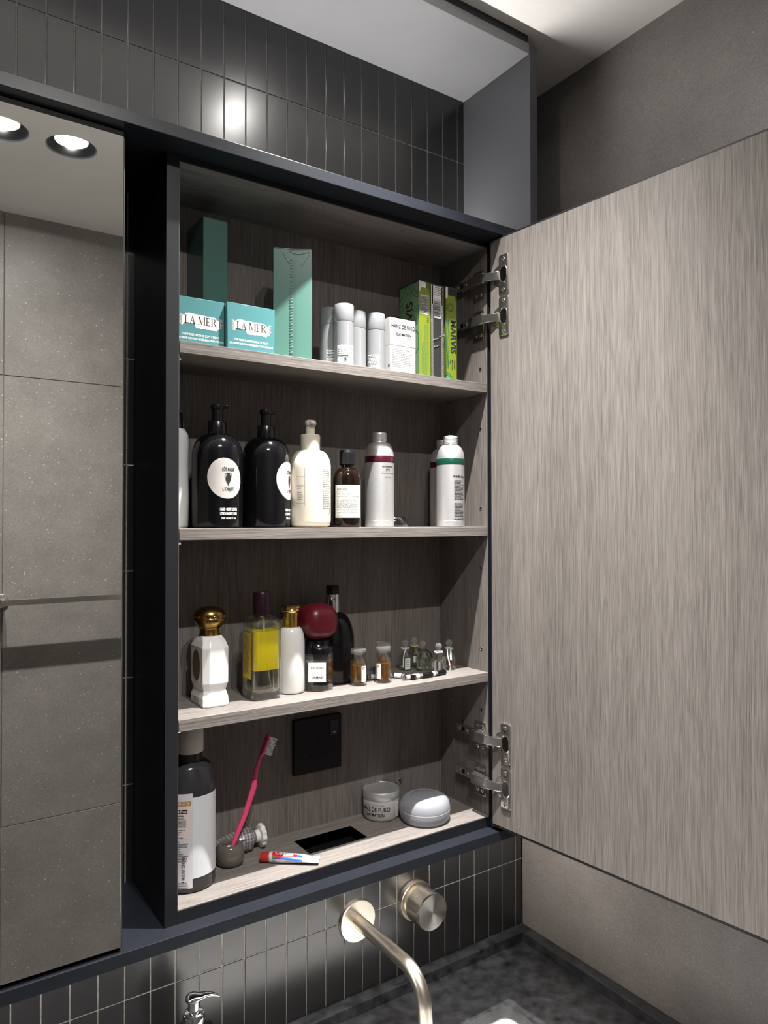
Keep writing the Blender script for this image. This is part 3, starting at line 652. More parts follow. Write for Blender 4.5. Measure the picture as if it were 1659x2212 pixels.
frosted_tube('frosted pump tube without any label', 601.0, 966, -100, 0)
frosted_tube('frosted pump tube with narrow label touching the white wax boxes', 632.5, 959, -138, 3)

def wax_box(label, z, upper):
    t = thing('wax_box', label, 'cosmetic box', 670.5, 938, z, group='stacked hair wax boxes'); H = 43.8
    box('carton', CARD, t, -25, 25, 0, 50, 0.05, H - .05, 0.4, 1); f = on_front(0)
    if upper:
        patch('grey_panel', GREYC, t, on_front(0, e=.1), [(-25, 0.6, 25, 24)])
        g = on_front(0, e=.25)
        text('brand_name', INK, t, [('HANZ DE FUKO', 9.0, 1.0, 28.0, g, dict(bold=.025, sx=.70)), ('CLAYMATION', 5.4, 1.5, 16.8, g, dict(bold=.03, sx=.85))]); patch('brand_mark', INK, t, g, [(-22.6, 30.6, -20.2, 31.3)])
        text('small_print', INKG, t, [('SUPER HIGH HOLD / MATTE FINISH', 1.9, 1.5, 13.2, g), ('TENUE SUPER FORTE / FINI MAT', 1.9, 1.5, 9.8, g), ('2 oz. 56g', 1.9, 1.5, 5.4, g)])
    else:
        bm = bmesh.new(); add_dashes(bm, f, -20.5, 37, 44, 11, 2.7, 0.75, 21, unit=1.1); add_dashes(bm, f, -20.5, 4.2, 12, 1, 2, 1.0, 22); raw(bm, 'small_print', INKG, t, smooth=False)
        text('brand_name', INK, t, [('KO', 6.5, 9, 9, on_left(-25, 10), dict(bold=.01))])
wax_box('white hair wax box with grey panel, on top of its twin', S1 + 43.8, True)
wax_box('white hair wax box with fine print, under its twin', S1, False)

def toothpaste_carton(label, x0, x1, yf, kind, h=159.5, dep=54):
    t = thing('toothpaste_carton', label, 'toothpaste box', (x0 + x1) / 2, yf, S1, group='toothpaste cartons'); w = x1 - x0; f = on_front(0)
    box('carton', {1: LIMED, 2: DKFOIL, 3: LIMED}[kind], t, -w / 2, w / 2, 0, dep, 0.1, h, 0.5, 1)
    g = on_front(0, e=.28); q = on_front(0, e=.4)
    if kind == 1:
        pts = [(-w / 2 + .6, 1), (w / 2 - 2.4, 1), (w / 2 - 2.4, 141), (w / 2 - 5, 144), (w / 2 - 6, 149), (-w / 2 + 6, 149), (-w / 2 + 4.4, 145), (-w / 2 + .8, 141)]
        bm = bmesh.new(); poly(bm, [(-w / 2, 120), (-w / 2 + 13, 120), (-w / 2 + 15, h - 2), (-w / 2, h)], on_front(0, e=.08)); raw(bm, 'silver_flash', SILV, t, smooth=False)
        bm = bmesh.new(); poly(bm, pts, f); raw(bm, 'lime_panel', LIME, t, smooth=False)
        patch('code_field', P('pale_grey_print', (0.5, 0.52, 0.52), .5), t, g, [(-w / 2 + 3.5, 105, w / 2 - 5.5, 137)])
        barcode('barcode', INK, t, q, -w / 2 + 3.8, 107, 14.5, 28, 4, True, 22)
        text('mark', INK, t, [('EAC', 5.0, 0, 0, rot2(on_front(0, 7.5, 96, .3), PI / 2), dict(bold=.02))])
        bm = bmesh.new()
        for k in range(6): add_dashes(bm, rot2(on_front(0, -w / 2 + 4.2 + k * 2.9, 4, .25), PI / 2), 0, 0, 88, 1, 1, 0.8, 30 + k, 1.0, 1.2)
        raw(bm, 'small_print', DKGREEN, t, smooth=False)
        # left face: dark sage with swirls and the brand name running down
        L = on_left(-w / 2, dep, 0, .12); L2 = on_left(-w / 2, dep, 0, .25); L3 = on_left(-w / 2, dep, 0, .35)
        patch('side_print', SAGE, t, L, [(0.4, 0.5, dep - .4, h - .5)])
        bm = bmesh.new()
        for cx, cy, r0 in ((0, 160, 34), (0, 160, 26), (0, 160, 18), (54, 160, 16), (54, 160, 22), (46, 104, 12), (46, 104, 8), (46, 104, 4.5), (40, 60, 16), (10, 70, 20)):
            ribbon2(bm, L2, [(max(.5, min(dep - .5, cx + r0 * math.cos(a * PI / 16))), max(1, min(h - 1, cy + r0 * 1.25 * math.sin(a * PI / 16)))) for a in range(33)], 1.5)
        raw(bm, 'swirl_print', DKGREEN, t, smooth=False)
        text('brand_name', INK, t, [('MARVIS', 25, 0, 0, rot2(on_left(-w / 2, dep - 37, 88, .35), PI / 2), dict(bold=.02))])
    elif kind == 2:
        bm = bmesh.new()
        for x in (-w / 2 + 2.3, w / 2 - 2.3): add_rects(bm, f, [(x - 2.0, 1, x + 2.0, h - 2)])
        add_rects(bm, f, [(-w / 2 + 2, h - 34, w / 2 - 2, h - 3)]); raw(bm, 'silver_edge', SILV, t, smooth=False)
        bm = bmesh.new()
        for x in (-w / 2 + 2.3, w / 2 - 2.3):
            for k in range(60): poly(bm, [(x - .9, 3 + k * 2.6), (x + .9, 3 + k * 2.6), (x, 4.8 + k * 2.6)], g)
        for i in range(6):
            for k in range(5): poly(bm, [(-w / 2 + 5.2 + i * 3 + (k % 2) * 1.5, h - 5 - k * 3.0), (-w / 2 + 7.4 + i * 3 + (k % 2) * 1.5, h - 5 - k * 3.0), (-w / 2 + 6.3 + i * 3 + (k % 2) * 1.5, h - 7 - k * 3.0)], g)
        raw(bm, 'triangle_pattern', INK, t, smooth=False)
        patch('code_field', P('pale_grey_print', (0.5, 0.52, 0.52), .5), t, g, [(-w / 2 + 6, 103, w / 2 - 6, 135)]); barcode('barcode', INK, t, q, -w / 2 + 6.6, 106, w - 14.5, 26, 9, True, 20)
        bm = bmesh.new(); r = random.Random(2)
        for a, b in ((-9, 66), (4, 73), (-8, 54)): add_tube(bm, [(a + i * 1.5, -.3 - r.random() * .5, b + i * .5 + r.uniform(-.6, .6)) for i in range(9)], .7, 6)
        raw(bm, 'film_crease', SILV, t)
    else:
        pts = [(-w / 2 + 1.2, 1), (w / 2 - 2.2, 1), (w / 2 - 2.2, 138), (w / 2 - 4.4, 141), (w / 2 - 5, 146), (-w / 2 + 5, 146), (-w / 2 + 3.8, 142), (-w / 2 + 1.2, 139)]
        patch('dark_top', INK, t, on_front(0, e=.08), [(-w / 2 + 5, 146, w / 2 - 1, h - 1)]); patch('silver_flash', SILV, t, on_front(0, e=.1), [(-w / 2, 140, -w / 2 + 4.6, h - 1)])
        bm = bmesh.new(); poly(bm, pts, f); raw(bm, 'lime_panel', LIME, t, smooth=False)
        bm = bmesh.new()
        for r0 in (13, 9.5): ribbon2(bm, g, [(max(-w / 2 + .4, min(w / 2 - 2.4, -w / 2 + 2 + r0 * math.cos(a * PI / 14))), max(1, 2 + r0 * math.sin(a * PI / 14))) for a in range(15)], 1.1)
        for k in range(4): ribbon2(bm, g, [(-w / 2 + 1 + 1.7 * k + 1.2 * math.sin(j * .5 + k), 22 + j * 6) for j in range(15)], .9)
        raw(bm, 'swirl_print', DKGREEN, t, smooth=False)
        disc_patch('leaf_print', P('mint_print', (.03, .28, .17), .3), t, on_front(0, e=.33), [(max(-w / 2 + .6, x), max(1, y)) for x, y in ell(8, 8, 20, -w / 2 + 2, 2)])
        bm = bmesh.new(); ribbon2(bm, q, ell(6.4, 6.6, 24, -2.5, 126) + [(3.9, 126)], .7); ribbon2(bm, q, ell(4.6, 4.8, 20, -2.5, 126) + [(2.1, 126)], .5); raw(bm, 'crest_print', INK, t, smooth=False)
        text('brand_name', INK, t, [('MARVIS', 16.6, 0, 0, rot2(on_front(0, -1.6, 77, .35), -PI / 2), dict(bold=.03, sx=1.02))])
        text('flavour_name', INK, t, [(s, 4.2, 0, 0, rot2(on_front(0, a, 38, .35), -PI / 2), dict(bold=.012, align='LEFT')) for s, a in (('CREAMY', 5.0), ('MATCHA', 0.4), ('TEA', -4.0))])
toothpaste_carton('lime green toothpaste carton with barcode beside the white wax boxes', 707.5, 732.8, 945, 1)
toothpaste_carton('silver and black patterned toothpaste carton between two green ones', 733.6, 760.0, 946, 2)
toothpaste_carton('lime green toothpaste carton with brand name, next to the hinges', 765.5, 790.0, 947, 3, 160.5)

# ================================================================== second compartment (shelf top z = -6.5)
t = thing('lotion_bottle', 'pearl white bottle with black cap half hidden behind the cabinet edge', 'bottle', 324.5, 998, S2)
loft('body', PEARL, t, [rr(30, 30, 14, .1), rr(34, 33, 15, 3), rr(35, 33, 15, 40), rr(33.5, 32, 15, 90), rr(34.5, 33, 15, 118), rr(33, 31, 14, 130), rr(24, 22, 10, 138)], 60)
lathe('cap', BLACK, t, [(11, 137.5), (10.6, 139), (9.4, 160), (8.6, 161.5), (0, 161.5)], 24); tube('chrome_clip', CHROME, t, [(10.8, -2, 139), (9.6, -2, 150), (7.6, -2, 163)], .8, 8)

def pump_bottle(label, x, y, rz):
    t = thing('pump_bottle', label, 'pump bottle', x, y, S2, rz, 'black lotion pump bottles'); R = 35.4
    dome = [(R * math.cos(a) if False else 13 + (R - 13) * math.cos(a), 100 + 32 * math.sin(a)) for a in [k * PI / 20 for k in range(11)]]
    lathe('body', BLACK, t, [(R - 3, .1), (R - .5, 1.2), (R - .6, 3), (R, 6)] + dome + [(11.5, 132.5)], 56, 60)
    lathe('collar', P('satin_black', (0.008, 0.008, 0.01), .25), t, [(12.9, 132.3), (13, 133), (13, 149), (12.3, 150), (8, 150.4), (0, 150.4)], 32)
    lathe('stem', P('satin_black', (0, 0, 0)), t, [(7.6, 150), (7.3, 168), (0, 168)], 24)
    bm = bmesh.new(); add_loft(bm, [rr(17.5, 17.5, 8, 167.5), rr(18.5, 18.5, 8, 170), rr(17.5, 17.5, 8, 173.5), rr(12, 12, 5, 174.6)]); add_box(bm, 2, 15.5, -4.2, 4.2, 168.6, 173.2, 1.2, 2); bmesh.ops.rotate(bm, verts=bm.verts, cent=(0, 0, 0), matrix=Matrix.Rotation(-.6, 3, 'Z')); finish(bm, 'pump_head', P('satin_black', (0, 0, 0)), t)
    f = on_cyl(R, -91, 67, .7); pts = []
    for i in range(44):                                                         # uneven pebble outline
        a = 2 * PI * i / 44; k = 1 + .05 * math.cos(a - 2.2) + .045 * math.cos(2 * a + 1.1); pts.append((25.0 * k * math.cos(a), 28.6 * k * math.sin(a)))
    bm = bmesh.new(); R2 = on_cyl(R, -91, 67, -.4)
    rings = [[bm.verts.new((R2 if h == 0 else f)(p[0] * s, p[1] * s)) for p in pts] for s, h in ((1.0, 0), (.985, 1), (.75, 1), (.5, 1), (.25, 1))]
    for a, b in zip(rings, rings[1:]):
        for i in range(44): j = (i + 1) % 44; bm.faces.new((a[i], a[j], b[j], b[i]))
    bm.faces.new(rings[-1]); lb = finish(bm, 'medallion', P('medallion_white', (0.52, 0.49, 0.47), .35), t)
    g = on_cyl(R, -91, 67, .95)
    bm = bmesh.new(); half = [(2.6, 8.8), (3.0, 8.4), (2.2, 7.6), (2.0, 6.2), (3.6, 4.0), (4.0, 2.0), (3.4, -.8), (2.0, -4.2), (.9, -7.2), (.7, -8.6)]
    poly(bm, [(2.5 + x, y) for x, y in half] + [(2.5 - x, y) for x, y in half[::-1]], g)
    for s in (1, -1): ribbon2(bm, g, [(2.5 + s * a, b) for a, b in ((2.6, 8.2), (4.4, 7.4), (5.0, 5.4), (4.2, 3.2))], .6)
    raw(bm, 'vase_emblem', INK, lb, smooth=False)
    text('brand_name', INK, lb, [('CÔTÉ MAQUIS', 6.6, 2.5, 11.5, g, dict(sx=.40, bold=.03)), ("L'OBJET", 6.0, 2.5, -15.4, g, dict(bold=.02, sx=.8))])
    h = on_cyl(R, -91, 0, .25)
    text('white_print', INKW, t, [('HAND + BODY LOTION', 5.2, 4, 24.0, h, dict(sx=.46, bold=.04)), ('LOTION MAINS ET CORPS', 5.2, 4, 18.2, h, dict(sx=.42, bold=.04)), ('500 ml ℮ 17 oz', 4.2, 4, 12.6, h, dict(bold=.02, sx=.85))])
pump_bottle('black glass lotion pump bottle with its pebble-shaped white medallion in full view', 377.5, 978, 0)
pump_bottle('black glass lotion pump bottle with medallion partly behind the cream bottle', 454.6, 984, math.radians(43))

t = thing('pump_bottle', 'cream plastic pump bottle with rounded shoulders and fine print', 'pump bottle', 522, 972, S2); R = 31
lathe('body', CREAM, t, [(22, .1), (27, 1.2), (30, 4.5), (R, 10), (R, 88)] + [(15.5 + (R - 15.5) * math.cos(a), 90 + 26 * math.sin(a)) for a in [k * PI / 18 for k in range(10)]] + [(15, 117)], 56, 60)
lathe('collar', CREAM, t, [(14.6, 117), (14.9, 119.5), (15, 139), (14, 140.2), (8.4, 140.6), (0, 140.6)], 36); lathe('stem', CREAM, t, [(7.3, 140), (7.0, 155), (0, 155)], 24)
bm = bmesh.new(); add_loft(bm, [rr(17, 15, 6, 154), rr(19, 17, 7, 157), rr(18, 16, 7, 160.4), rr(11, 10, 4, 162.6)]); add_box(bm, 2, 15, -4.2, 4.2, 155.6, 160.6, 1.5, 2); bmesh.ops.rotate(bm, verts=bm.verts, cent=(0, 0, 0), matrix=Matrix.Rotation(-1.75, 3, 'Z')); finish(bm, 'pump_head', CREAM, t)
f = on_cyl(R, -80, 0, .2); dashes('print', INKG, t, f, -.5, 86, 19, 22, 2.75, .95, 41, .8); dashes('print', INKG, t, f, 6, 34, 13, 2, 2.2, .7, 43, .8)
text('print', INKG, t, [('JI', 10, 16, 22, f)])
g = on_cyl(R, -149, 0, .2); bm = bmesh.new(); add_rects(bm, g, [(8.4, 32, 8.8, 88), (-6, 75, 8.4, 75.4), (-6, 62, 8.4, 62.4), (-6, 36, 8.4, 36.4)], 3); add_dashes(bm, g, -4, 60, 11, 2, 2.6, 1.1, 50, unit=.6); add_dashes(bm, g, -4, 51, 11, 4, 3.2, 1.0, 51, unit=.6); raw(bm, 'print', INKG, t, smooth=False)

t = thing('apothecary_bottle', 'small amber glass bottle with black cap and cream paper label', 'bottle', 583.5, 966, S2); R = 21.8
sh = [(9 + (R - 9) * math.cos(a), 72 + 21 * math.sin(a)) for a in [k * PI / 16 for k in range(9)]]
lathe('glass', AMBERG, t, [(R - 3, .1), (R - .4, 1), (R, 3), (R, 70)] + sh + [(9, 99)], 48, 60)
lathe('cap', BLACKM, t, [(10.8, 96.5), (11.6, 97.2), (11.8, 100)] + [(11.6 + (.25 if k % 2 else 0), 101 + k * 1.5) for k in range(11)] + [(10.5, 119.6), (0, 119.6)], 40)
f = on_cyl(R, -115, 0, .25); lb = patch('paper_label', P('cream_paper', (.74, .73, .68), .6), t, f, [(-23, 15, 23, 65)], 20); g = on_cyl(R, -115, 0, .45)
text('brand_name', INK, lb, [('Aēsop.', 6.4, -19.5, 57, g, dict(align='LEFT')), ('POST-POO DROPS', 3.1, -19.5, 50.2, g, dict(align='LEFT', bold=.008)), ('GOUTTES ANTI-ODEUR DE BASE', 2.7, -19.5, 46.6, g, dict(align='LEFT', bold=.008))])
bm = bmesh.new(); add_rects(bm, g, [(-20, 54.8, 20, 55.1), (-20, 44.6, 20, 44.9), (-20, 35.4, 20, 35.7), (-20, 20, 20, 20.3)], 14); add_dashes(bm, g, -19.5, 41.6, 39, 3, 2.9, 1.1, 61); add_dashes(bm, g, -19.5, 32.4, 39, 5, 2.5, .8, 62); add_dashes(bm, g, -19.5, 17, 10, 1, 2, .8, 63); raw(bm, 'print', INKG, lb, smooth=False)

def alu_bottle(label, x, y, band, rz, front):
    t = thing('aluminium_bottle', label, 'bottle', x, y, S2, rz, 'brushed aluminium bottles'); R = 23.6
    sh = [(11.6 + (R - 11.6) * math.cos(a), 113 + 24 * math.sin(a)) for a in [k * PI / 18 for k in range(10)]]
    lathe('body', ALU, t, [(R - 1.5, .1), (R, .8), (R, 10.2), (R - .25, 10.5), (R - .25, 10.9), (R, 11.2), (R, 112)] + sh + [(11.2, 139)], 56, 24)
    lathe('colour_band', band, t, [(R + .05, 103.6), (R + .22, 103.8), (R + .22, 113.2), (R + .05, 113.5)], 56) if False else None
    bm = bmesh.new(); add_loft(bm, [circ(R + .03, 103.6, 56), circ(R + .25, 103.9, 56), circ(R + .25, 113.2, 56), circ(R - .2, 114.2, 56)], False, False); finish(bm, 'colour_band', band, t)
    pr = [(11.4, 138.6), (12.2, 139)]
    for k in range(4): z = 140 + k * 2.5; pr += [(12.2, z), (11.6, z + .6), (11.6, z + 1.1), (12.2, z + 1.7)]
    lathe('screw_cap', ALU, t, pr + [(12, 151.6), (11, 152.8), (0, 152.8)], 40)
    f = on_cyl(R, -90, 0, .2)
    if front:
        text('print', INK, t, [('室内芳香油喷雾', 3.0, 0, 95.5, f, dict(bold=.02)), ('野玫', 4.0, 0, 90, f, dict(bold=.02)), ('WILD ROSE', 2.5, 0, 79, f)]); patch('rule', INK, t, f, [(-12, 85.6, 14, 86.1)], 8)
    else:
        text('print', INK, t, [('净含量: 200mL', 4.0, 0, 82, f, dict(bold=.03))]); text('maker_name', INK, t, [('MUJI 無印良品', 3.2, -1.0, 12, f, dict(bold=.03))]); dashes('print', INK, t, f, -10.5, 76, 22, 14, 2.35, 1.35, 71, .7); dashes('print', INK, t, f, -10.5, 38, 21, 10, 2.35, 1.35, 72, .6)
alu_bottle('brushed aluminium bottle with maroon band standing beside the amber bottle', 652, 978, MAROON, math.radians(2), True)
alu_bottle('brushed aluminium bottle with green band in front of its twin', 777.5, 950.5, GREENB, math.radians(2), False)
alu_bottle('brushed aluminium bottle with maroon band behind the green-banded one', 806.5, 1006, MAROON, math.radians(-30), True)
t = thing('wrapped_puck', 'black puck wrapped in crinkled clear film beside the maroon-banded bottle', 'soap', 702, 1010, S2)
lathe('puck', BLACKM, t, [(17, .8), (19, 2.5), (19, 14), (17, 16.5), (0, 16.5)], 28)
bm = bmesh.new(); r = random.Random(12)
for k in range(26):
    a = r.uniform(0, 2 * PI); q = r.uniform(15, 27); h0 = r.uniform(.6, 14); add_tube(bm, [(q * math.cos(a), q * math.sin(a), h0), (q * math.cos(a + .25) * .92, q * math.sin(a + .25) * .92, min(19, h0 + r.uniform(2, 6))), (q * math.cos(a + .45), q * math.sin(a + .45), max(.6, h0 + r.uniform(-4, 3)))], .45, 5)
raw(bm, 'film_crease', P('cellophane', (.9, .97, .95), .08), t)
lathe('film', FILM, t, [(24, .15), (25.5, 4), (21, 16), (18, 18.2), (0, 18.4)], 14, 80)
t = tag(place(box('paper_card', PAPER, None, -16, 16, -.4, .4, 0, 24, 0), 694, 1046, S2), 'small white card propped behind the film-wrapped puck', 'card')
t.rotation_euler[0] = -math.radians(12)

# ================================================================== third compartment (shelf top z = -253.4)
t = thing('faceted_bottle', 'white faceted bottle with gold knob stopper and brown oval label', 'perfume bottle', 371, 990, S3)
def octo(w, d, c, z): a, b, e = w / 2, d / 2, c * .62; return [(a, -b + e, z), (a, b - e, z), (a - c, b, z), (-a + c, b, z), (-a, b - e, z), (-a, -b + e, z), (-a + c, -b, z), (a - c, -b, z)]
prof = [(36, 56, 6, .1), (38, 58, 7, 2), (37, 57, 7, 12), (32, 50, 7, 22), (37.5, 57, 8.5, 32), (38, 58, 9, 81), (33, 48, 9, 90), (28, 31, 9, 96)]
bm = bmesh.new(); add_loft(bm, [octo(*p) for p in prof]); bmesh.ops.bevel(bm, geom=list(bm.edges), offset=.7, segments=1, affect='EDGES'); finish(bm, 'body', WHITE, t, smooth=False)
lathe('stopper_collar', GOLD, t, [(14, 95.6), (15, 96.4), (14.2, 98.5), (13.8, 105), (14.6, 106.5), (16, 107.5)], 36)
lathe('stopper', GOLD, t, [(15, 107), (17.5, 109.5), (21, 115), (22.2, 118.5), (22.0, 120), (21.4, 120.4), (21.4, 124.6), (22.0, 125), (21.2, 128), (18, 132.2), (12, 135.4), (5, 136.8), (0, 137)], 48, 50)
bm = bmesh.new()
for k in range(20):
    a = 2 * PI * k / 20; c = Vector((21.6 * math.cos(a), 21.6 * math.sin(a), 122.5)); u = Vector((-math.sin(a), math.cos(a), 0))
    pts = [tuple(c + u * 2.3 * math.cos(q * PI / 6) + Vector((0, 0, 1.7 * math.sin(q * PI / 6)))) for q in range(13)]; add_tube(bm, pts, .55, 6)
finish(bm, 'stopper_ornament', GOLD, t)
L = on_left(-19, 0, 0, .35); L2 = on_left(-19, 0, 0, .5)
bm = bmesh.new(); fr = [(-20, 34), (-20, 79), (-17, 80.5), (17, 80.5), (20, 79), (20, 34)]; ribbon2(bm, L, fr, .8); ribbon2(bm, on_left(-18, 0, 0, .5), [(20, 33), (15, 25)], .8); raw(bm, 'label_border', BROWNL, t, smooth=False)
disc_patch('oval_label', BROWNL, t, L2, [(x + (0 if abs(y - 57) < 21 else .6 * math.sin(9 * y)), y) for x, y in ell(15.0, 21.5, 40, 0, 56)])
bm = bmesh.new(); M = lambda a, b: (-18.9 + (12 - b) * .0 - .4 + max(0, (b - 12)) * .25, -a, b); add_rects(bm, M, [(-18, 2.6, 18, 3.3), (-18, 2.6, -17.3, 12), (17.3, 2.6, 18, 12)]); add_dashes(bm, M, -11, 10, 23, 3, 2.6, 1.1, 80, unit=.8); raw(bm, 'label_print', BROWNL, t, smooth=False)

t = thing('oil_bottle', 'square glass bottle of yellow oil with dark plum cap', 'perfume bottle', 447, 981, S3)
def yb(w, r): return [rr(w - 8, w - 8, r, .2), rr(w - 2, w - 2, r, 2), rr(w, w, r, 6), rr(w, w, r, 104), rr(w - 1.5, w - 1.5, r + 1, 109), rr(w - 7, w - 7, r + 2, 114.5), rr(w - 16, w - 16, r + 3, 118.5), rr(23, 23, 11, 120.5)]
inner = [rr(30, 30, 7, 8), rr(39, 39, 7, 11), rr(41, 41, 7, 14), rr(41, 41, 7, 103), rr(36, 36, 8, 111), rr(20, 20, 9.5, 118)]
shell('glass', THIN, t, yb(46, 8), inner)
loft('water_layer', PALEY, t, [rr(29.6, 29.6, 7, 8.1), rr(38.9, 38.9, 7, 11.1), rr(40.9, 40.9, 7, 14), rr(40.9, 40.9, 7, 42)], 60)
loft('oil_layer', YELLOW, t, [rr(40.9, 40.9, 7, 42.3), rr(40.9, 40.9, 7, 98)], 60)
lathe('cap', PLUM, t, [(12.6, 120), (12.9, 121), (12.9, 151.5), (12.2, 153), (0, 153)], 36)
f = on_left(-23, 0, 0, .2); lb = patch('side_label', P('yellow_label', (.62, .47, .05), .5), t, f, [(-14, 30, 14, 96)]); bm = bmesh.new(); add_dashes(bm, on_left(-23, 0, 0, .4), -12.5, 92, 25, 24, 2.4, .8, 90); raw(bm, 'print', INKG, lb, smooth=False)
tube('dip_tube', P('milky_plastic', (0, 0, 0)), t, [(3, 0, 116), (5, 1, 60), (12, 2, 15)], 1.1, 8)

t = thing('powder_bottle', 'white glossy bottle with flared gold cap behind the yellow oil', 'perfume bottle', 497, 986, S3); R = 20.5
lathe('body', WHITE, t, [(R - 4, .1), (R - 1, 1.2), (R, 4), (R, 70)] + [(12.6 + (R - 12.6) * math.cos(a), 70 + 27 * math.sin(a)) for a in [k * PI / 18 for k in range(1, 10)]] + [(12.4, 99)], 48, 60)
lathe('cap', GOLDB, t, [(12.9, 98.6), (13, 99.5), (13, 120), (14.4, 121.5), (15, 123.2), (14.2, 124.8), (15.8, 126.5), (16, 129.5), (14.5, 131), (0, 131)], 40)

t = thing('ball_cap_perfume', 'clear faceted perfume bottle with white label and burgundy ball cap', 'perfume bottle', 541, 984, S3)
def pg(r, z, n=12): return circ(r, z, n, ph=PI / 12)
shell('glass', THIN, t, [pg(22.5, .2), pg(24.5, 1.5), pg(24.5, 56), pg(22, 58)], [pg(19.5, 12), pg(21.5, 14), pg(21.5, 52), pg(12, 55.5)], 15)
bm = bmesh.new(); add_loft(bm, [pg(21.4, 14.1), pg(21.4, 40)]); finish(bm, 'perfume', P('clear_perfume', (.95, .93, .85), 0, trans=1, ior=1.36), t, angle=15)
lathe('collar', BLACK, t, [(24.4, 56.5), (24.6, 58), (24.6, 64), (21, 68), (19, 75), (15, 77)], 40)
bm = bmesh.new(); loops = []
for k in range(0, 17):
    a = -PI / 2 + PI * k / 16; q = lambda v, e=.8: math.copysign(abs(v) ** e, v); w = max(.5, 27.2 * q(math.cos(a))); loops.append([(x, y, 103 + 28 * q(math.sin(a))) for x, y, _ in rr(2 * w, 2 * w, w * .62, 0, 5)])
add_loft(bm, loops); finish(bm, 'ball_cap', BURG, t, angle=80)
f = lambda a, b: (-13.2 + a * math.cos(-.42), -20.4 - .0 + a * math.sin(-.42) , b); va = math.radians(-30); nx, ny = math.sin(va), -math.cos(va)
f = lambda a, b: (nx * 25.0 + math.cos(va) * a, ny * 25.0 + math.sin(va) * a, b); g = lambda a, b: (nx * 25.2 + math.cos(va) * a, ny * 25.2 + math.sin(va) * a, b)
lb = patch('paper_label', PAPER, t, f, [(-13.2, 15, 13.2, 44)]); text('brand_name', INK, lb, [('YVONNE', 5.2, 0, 34, g, dict(sx=.95)), ('ORMAIE', 4.6, 0, 20.4, g, dict(bold=.015)), ('PARIS', 2.2, 0, 17.4, g)])

t = thing('tall_black_bottle', 'black shouldered bottle with silver neck and black nozzle behind the burgundy ball', 'bottle', 588, 1019, S3); R = 35
lathe('body', BLACK, t, [(R - 4, .1), (R - .6, 1), (R, 4), (R, 62)] + [(12 + (R - 12) * math.cos(a), 62 + 48 * math.sin(a)) for a in [k * PI / 20 for k in range(1, 11)]] + [(11, 111)], 56, 60)
lathe('neck_sleeve', CHROME, t, [(11.6, 110.4), (11.8, 111), (11.8, 139), (10, 139.4), (0, 139.4)], 36)
bm = bmesh.new(); add_loft(bm, [circ(11.4, 139, 6), circ(11.8, 140, 6), circ(11.8, 152, 6), circ(10.4, 153, 6)]); finish(bm, 'nozzle', BLACKM, t)

def mini(label, x, y, deg, liquid=True):
    t = thing('mini_perfume', label, 'perfume bottle', x, y, S3, group='miniature amber perfumes'); R = 13.2
    shell('glass', THIN, t, [circ(R - 1, .2, 36), circ(R, 1, 36), circ(R, 35, 36), circ(R - 1.4, 38, 36), circ(7.4, 42.5, 36), circ(7, 46.5, 36)], [circ(R - 3, 5, 36), circ(R - 1.6, 6, 36), circ(R - 1.6, 34.6, 36), circ(5.6, 41.5, 36), circ(5.4, 46, 36)])
    lathe('perfume', AMBER, t, [(R - 3.1, 5.1), (R - 1.7, 6.1), (R - 1.7, 31.5), (0, 31.5)], 36)
    lathe('stopper', STOPG, t, [(6.6, 46.8), (6.4, 48.4), (11.4, 49.2), (12, 50.2), (12, 55), (11.2, 56.4), (0, 56.4)], 36)
    if deg is not None:
        lb = patch('paper_label', PAPER, t, on_cyl(R, deg, 0, .25), [(-4.2, 7, 4.2, 31)], 6); dashes('print', INKG, lb, on_cyl(R, deg, 0, .45), -3, 28, 6, 2, 2.2, 1.1, 95, .5)
mini('miniature amber perfume with round glass stopper standing beside the black bottle', 606, 969, -84)
mini('miniature amber perfume with round glass stopper in front of an identical one', 649.8, 964, -160)
mini('miniature amber perfume with round glass stopper hidden behind its twin', 673, 999, None)

def ball_mini(label, x, y, body, kind):
    t = thing('ball_stopper_perfume', label, 'perfume bottle', x, y, S3, group='miniature ball-stopper perfumes'); R = 12.2
    o = [circ(R - 1, .2, 32), circ(R, 1.2, 32), circ(R, 20 if kind else 23, 32), circ(R - 1.4, 25, 32), circ(R - 5, 29.5, 32), circ(5.6, 32, 32), circ(5.2, 36, 32)]
    i = [circ(R - 3, 3.5, 32), circ(R - 1.4, 5, 32), circ(R - 1.4, 20, 32), circ(R - 3, 24, 32), circ(4.2, 31, 32), circ(4, 35.6, 32)]
    shell('glass', THIN, t, o, i); lathe('perfume', body, t, [(R - 3.1, 3.6), (R - 1.5, 5.1), (R - 1.5, 20.5), (0, 20.5)], 32)
    st = [(4.8, 36.2), (5.6, 37.6), (5.2, 39), (2.4, 40)] + [(5.8 * math.sin(a), 45.6 - 5.8 * math.cos(a)) for a in [k * PI / 14 for k in range(3, 15)]]
    lathe('ball_stopper', STOPG, t, st, 28, 60)
    return t
def bow(t, mat, z=36.5, r=6.2):
    bm = bmesh.new(); add_tube(bm, [(r * math.cos(a * PI / 10), r * math.sin(a * PI / 10), z + .4 * math.sin(a)) for a in range(21)], 1.3, 6); finish(bm, 'neck_ribbon', mat, t)
def tail(t, mat, pts, r=1.0): tube('ribbon_tail', mat, t, pts, r, 6)
RIBW = P('white_ribbon', (.7, .7, .72), .6); RIBG = P('pale_green_ribbon', (.45, .58, .45), .6); RIBN = P('navy_ribbon', (.008, .01, .03), .5); RIBY = P('gold_ribbon', (.55, .38, .12), .5)
t = ball_mini('miniature ball-stopper perfume with white neck tag', 737, 1026, PALEG, 0); bow(t, RIBW); tail(t, RIBW, [(-3, -6, 36), (-9, -9.5, 30), (-12, -11, 18), (-12.5, -11.5, 6)])
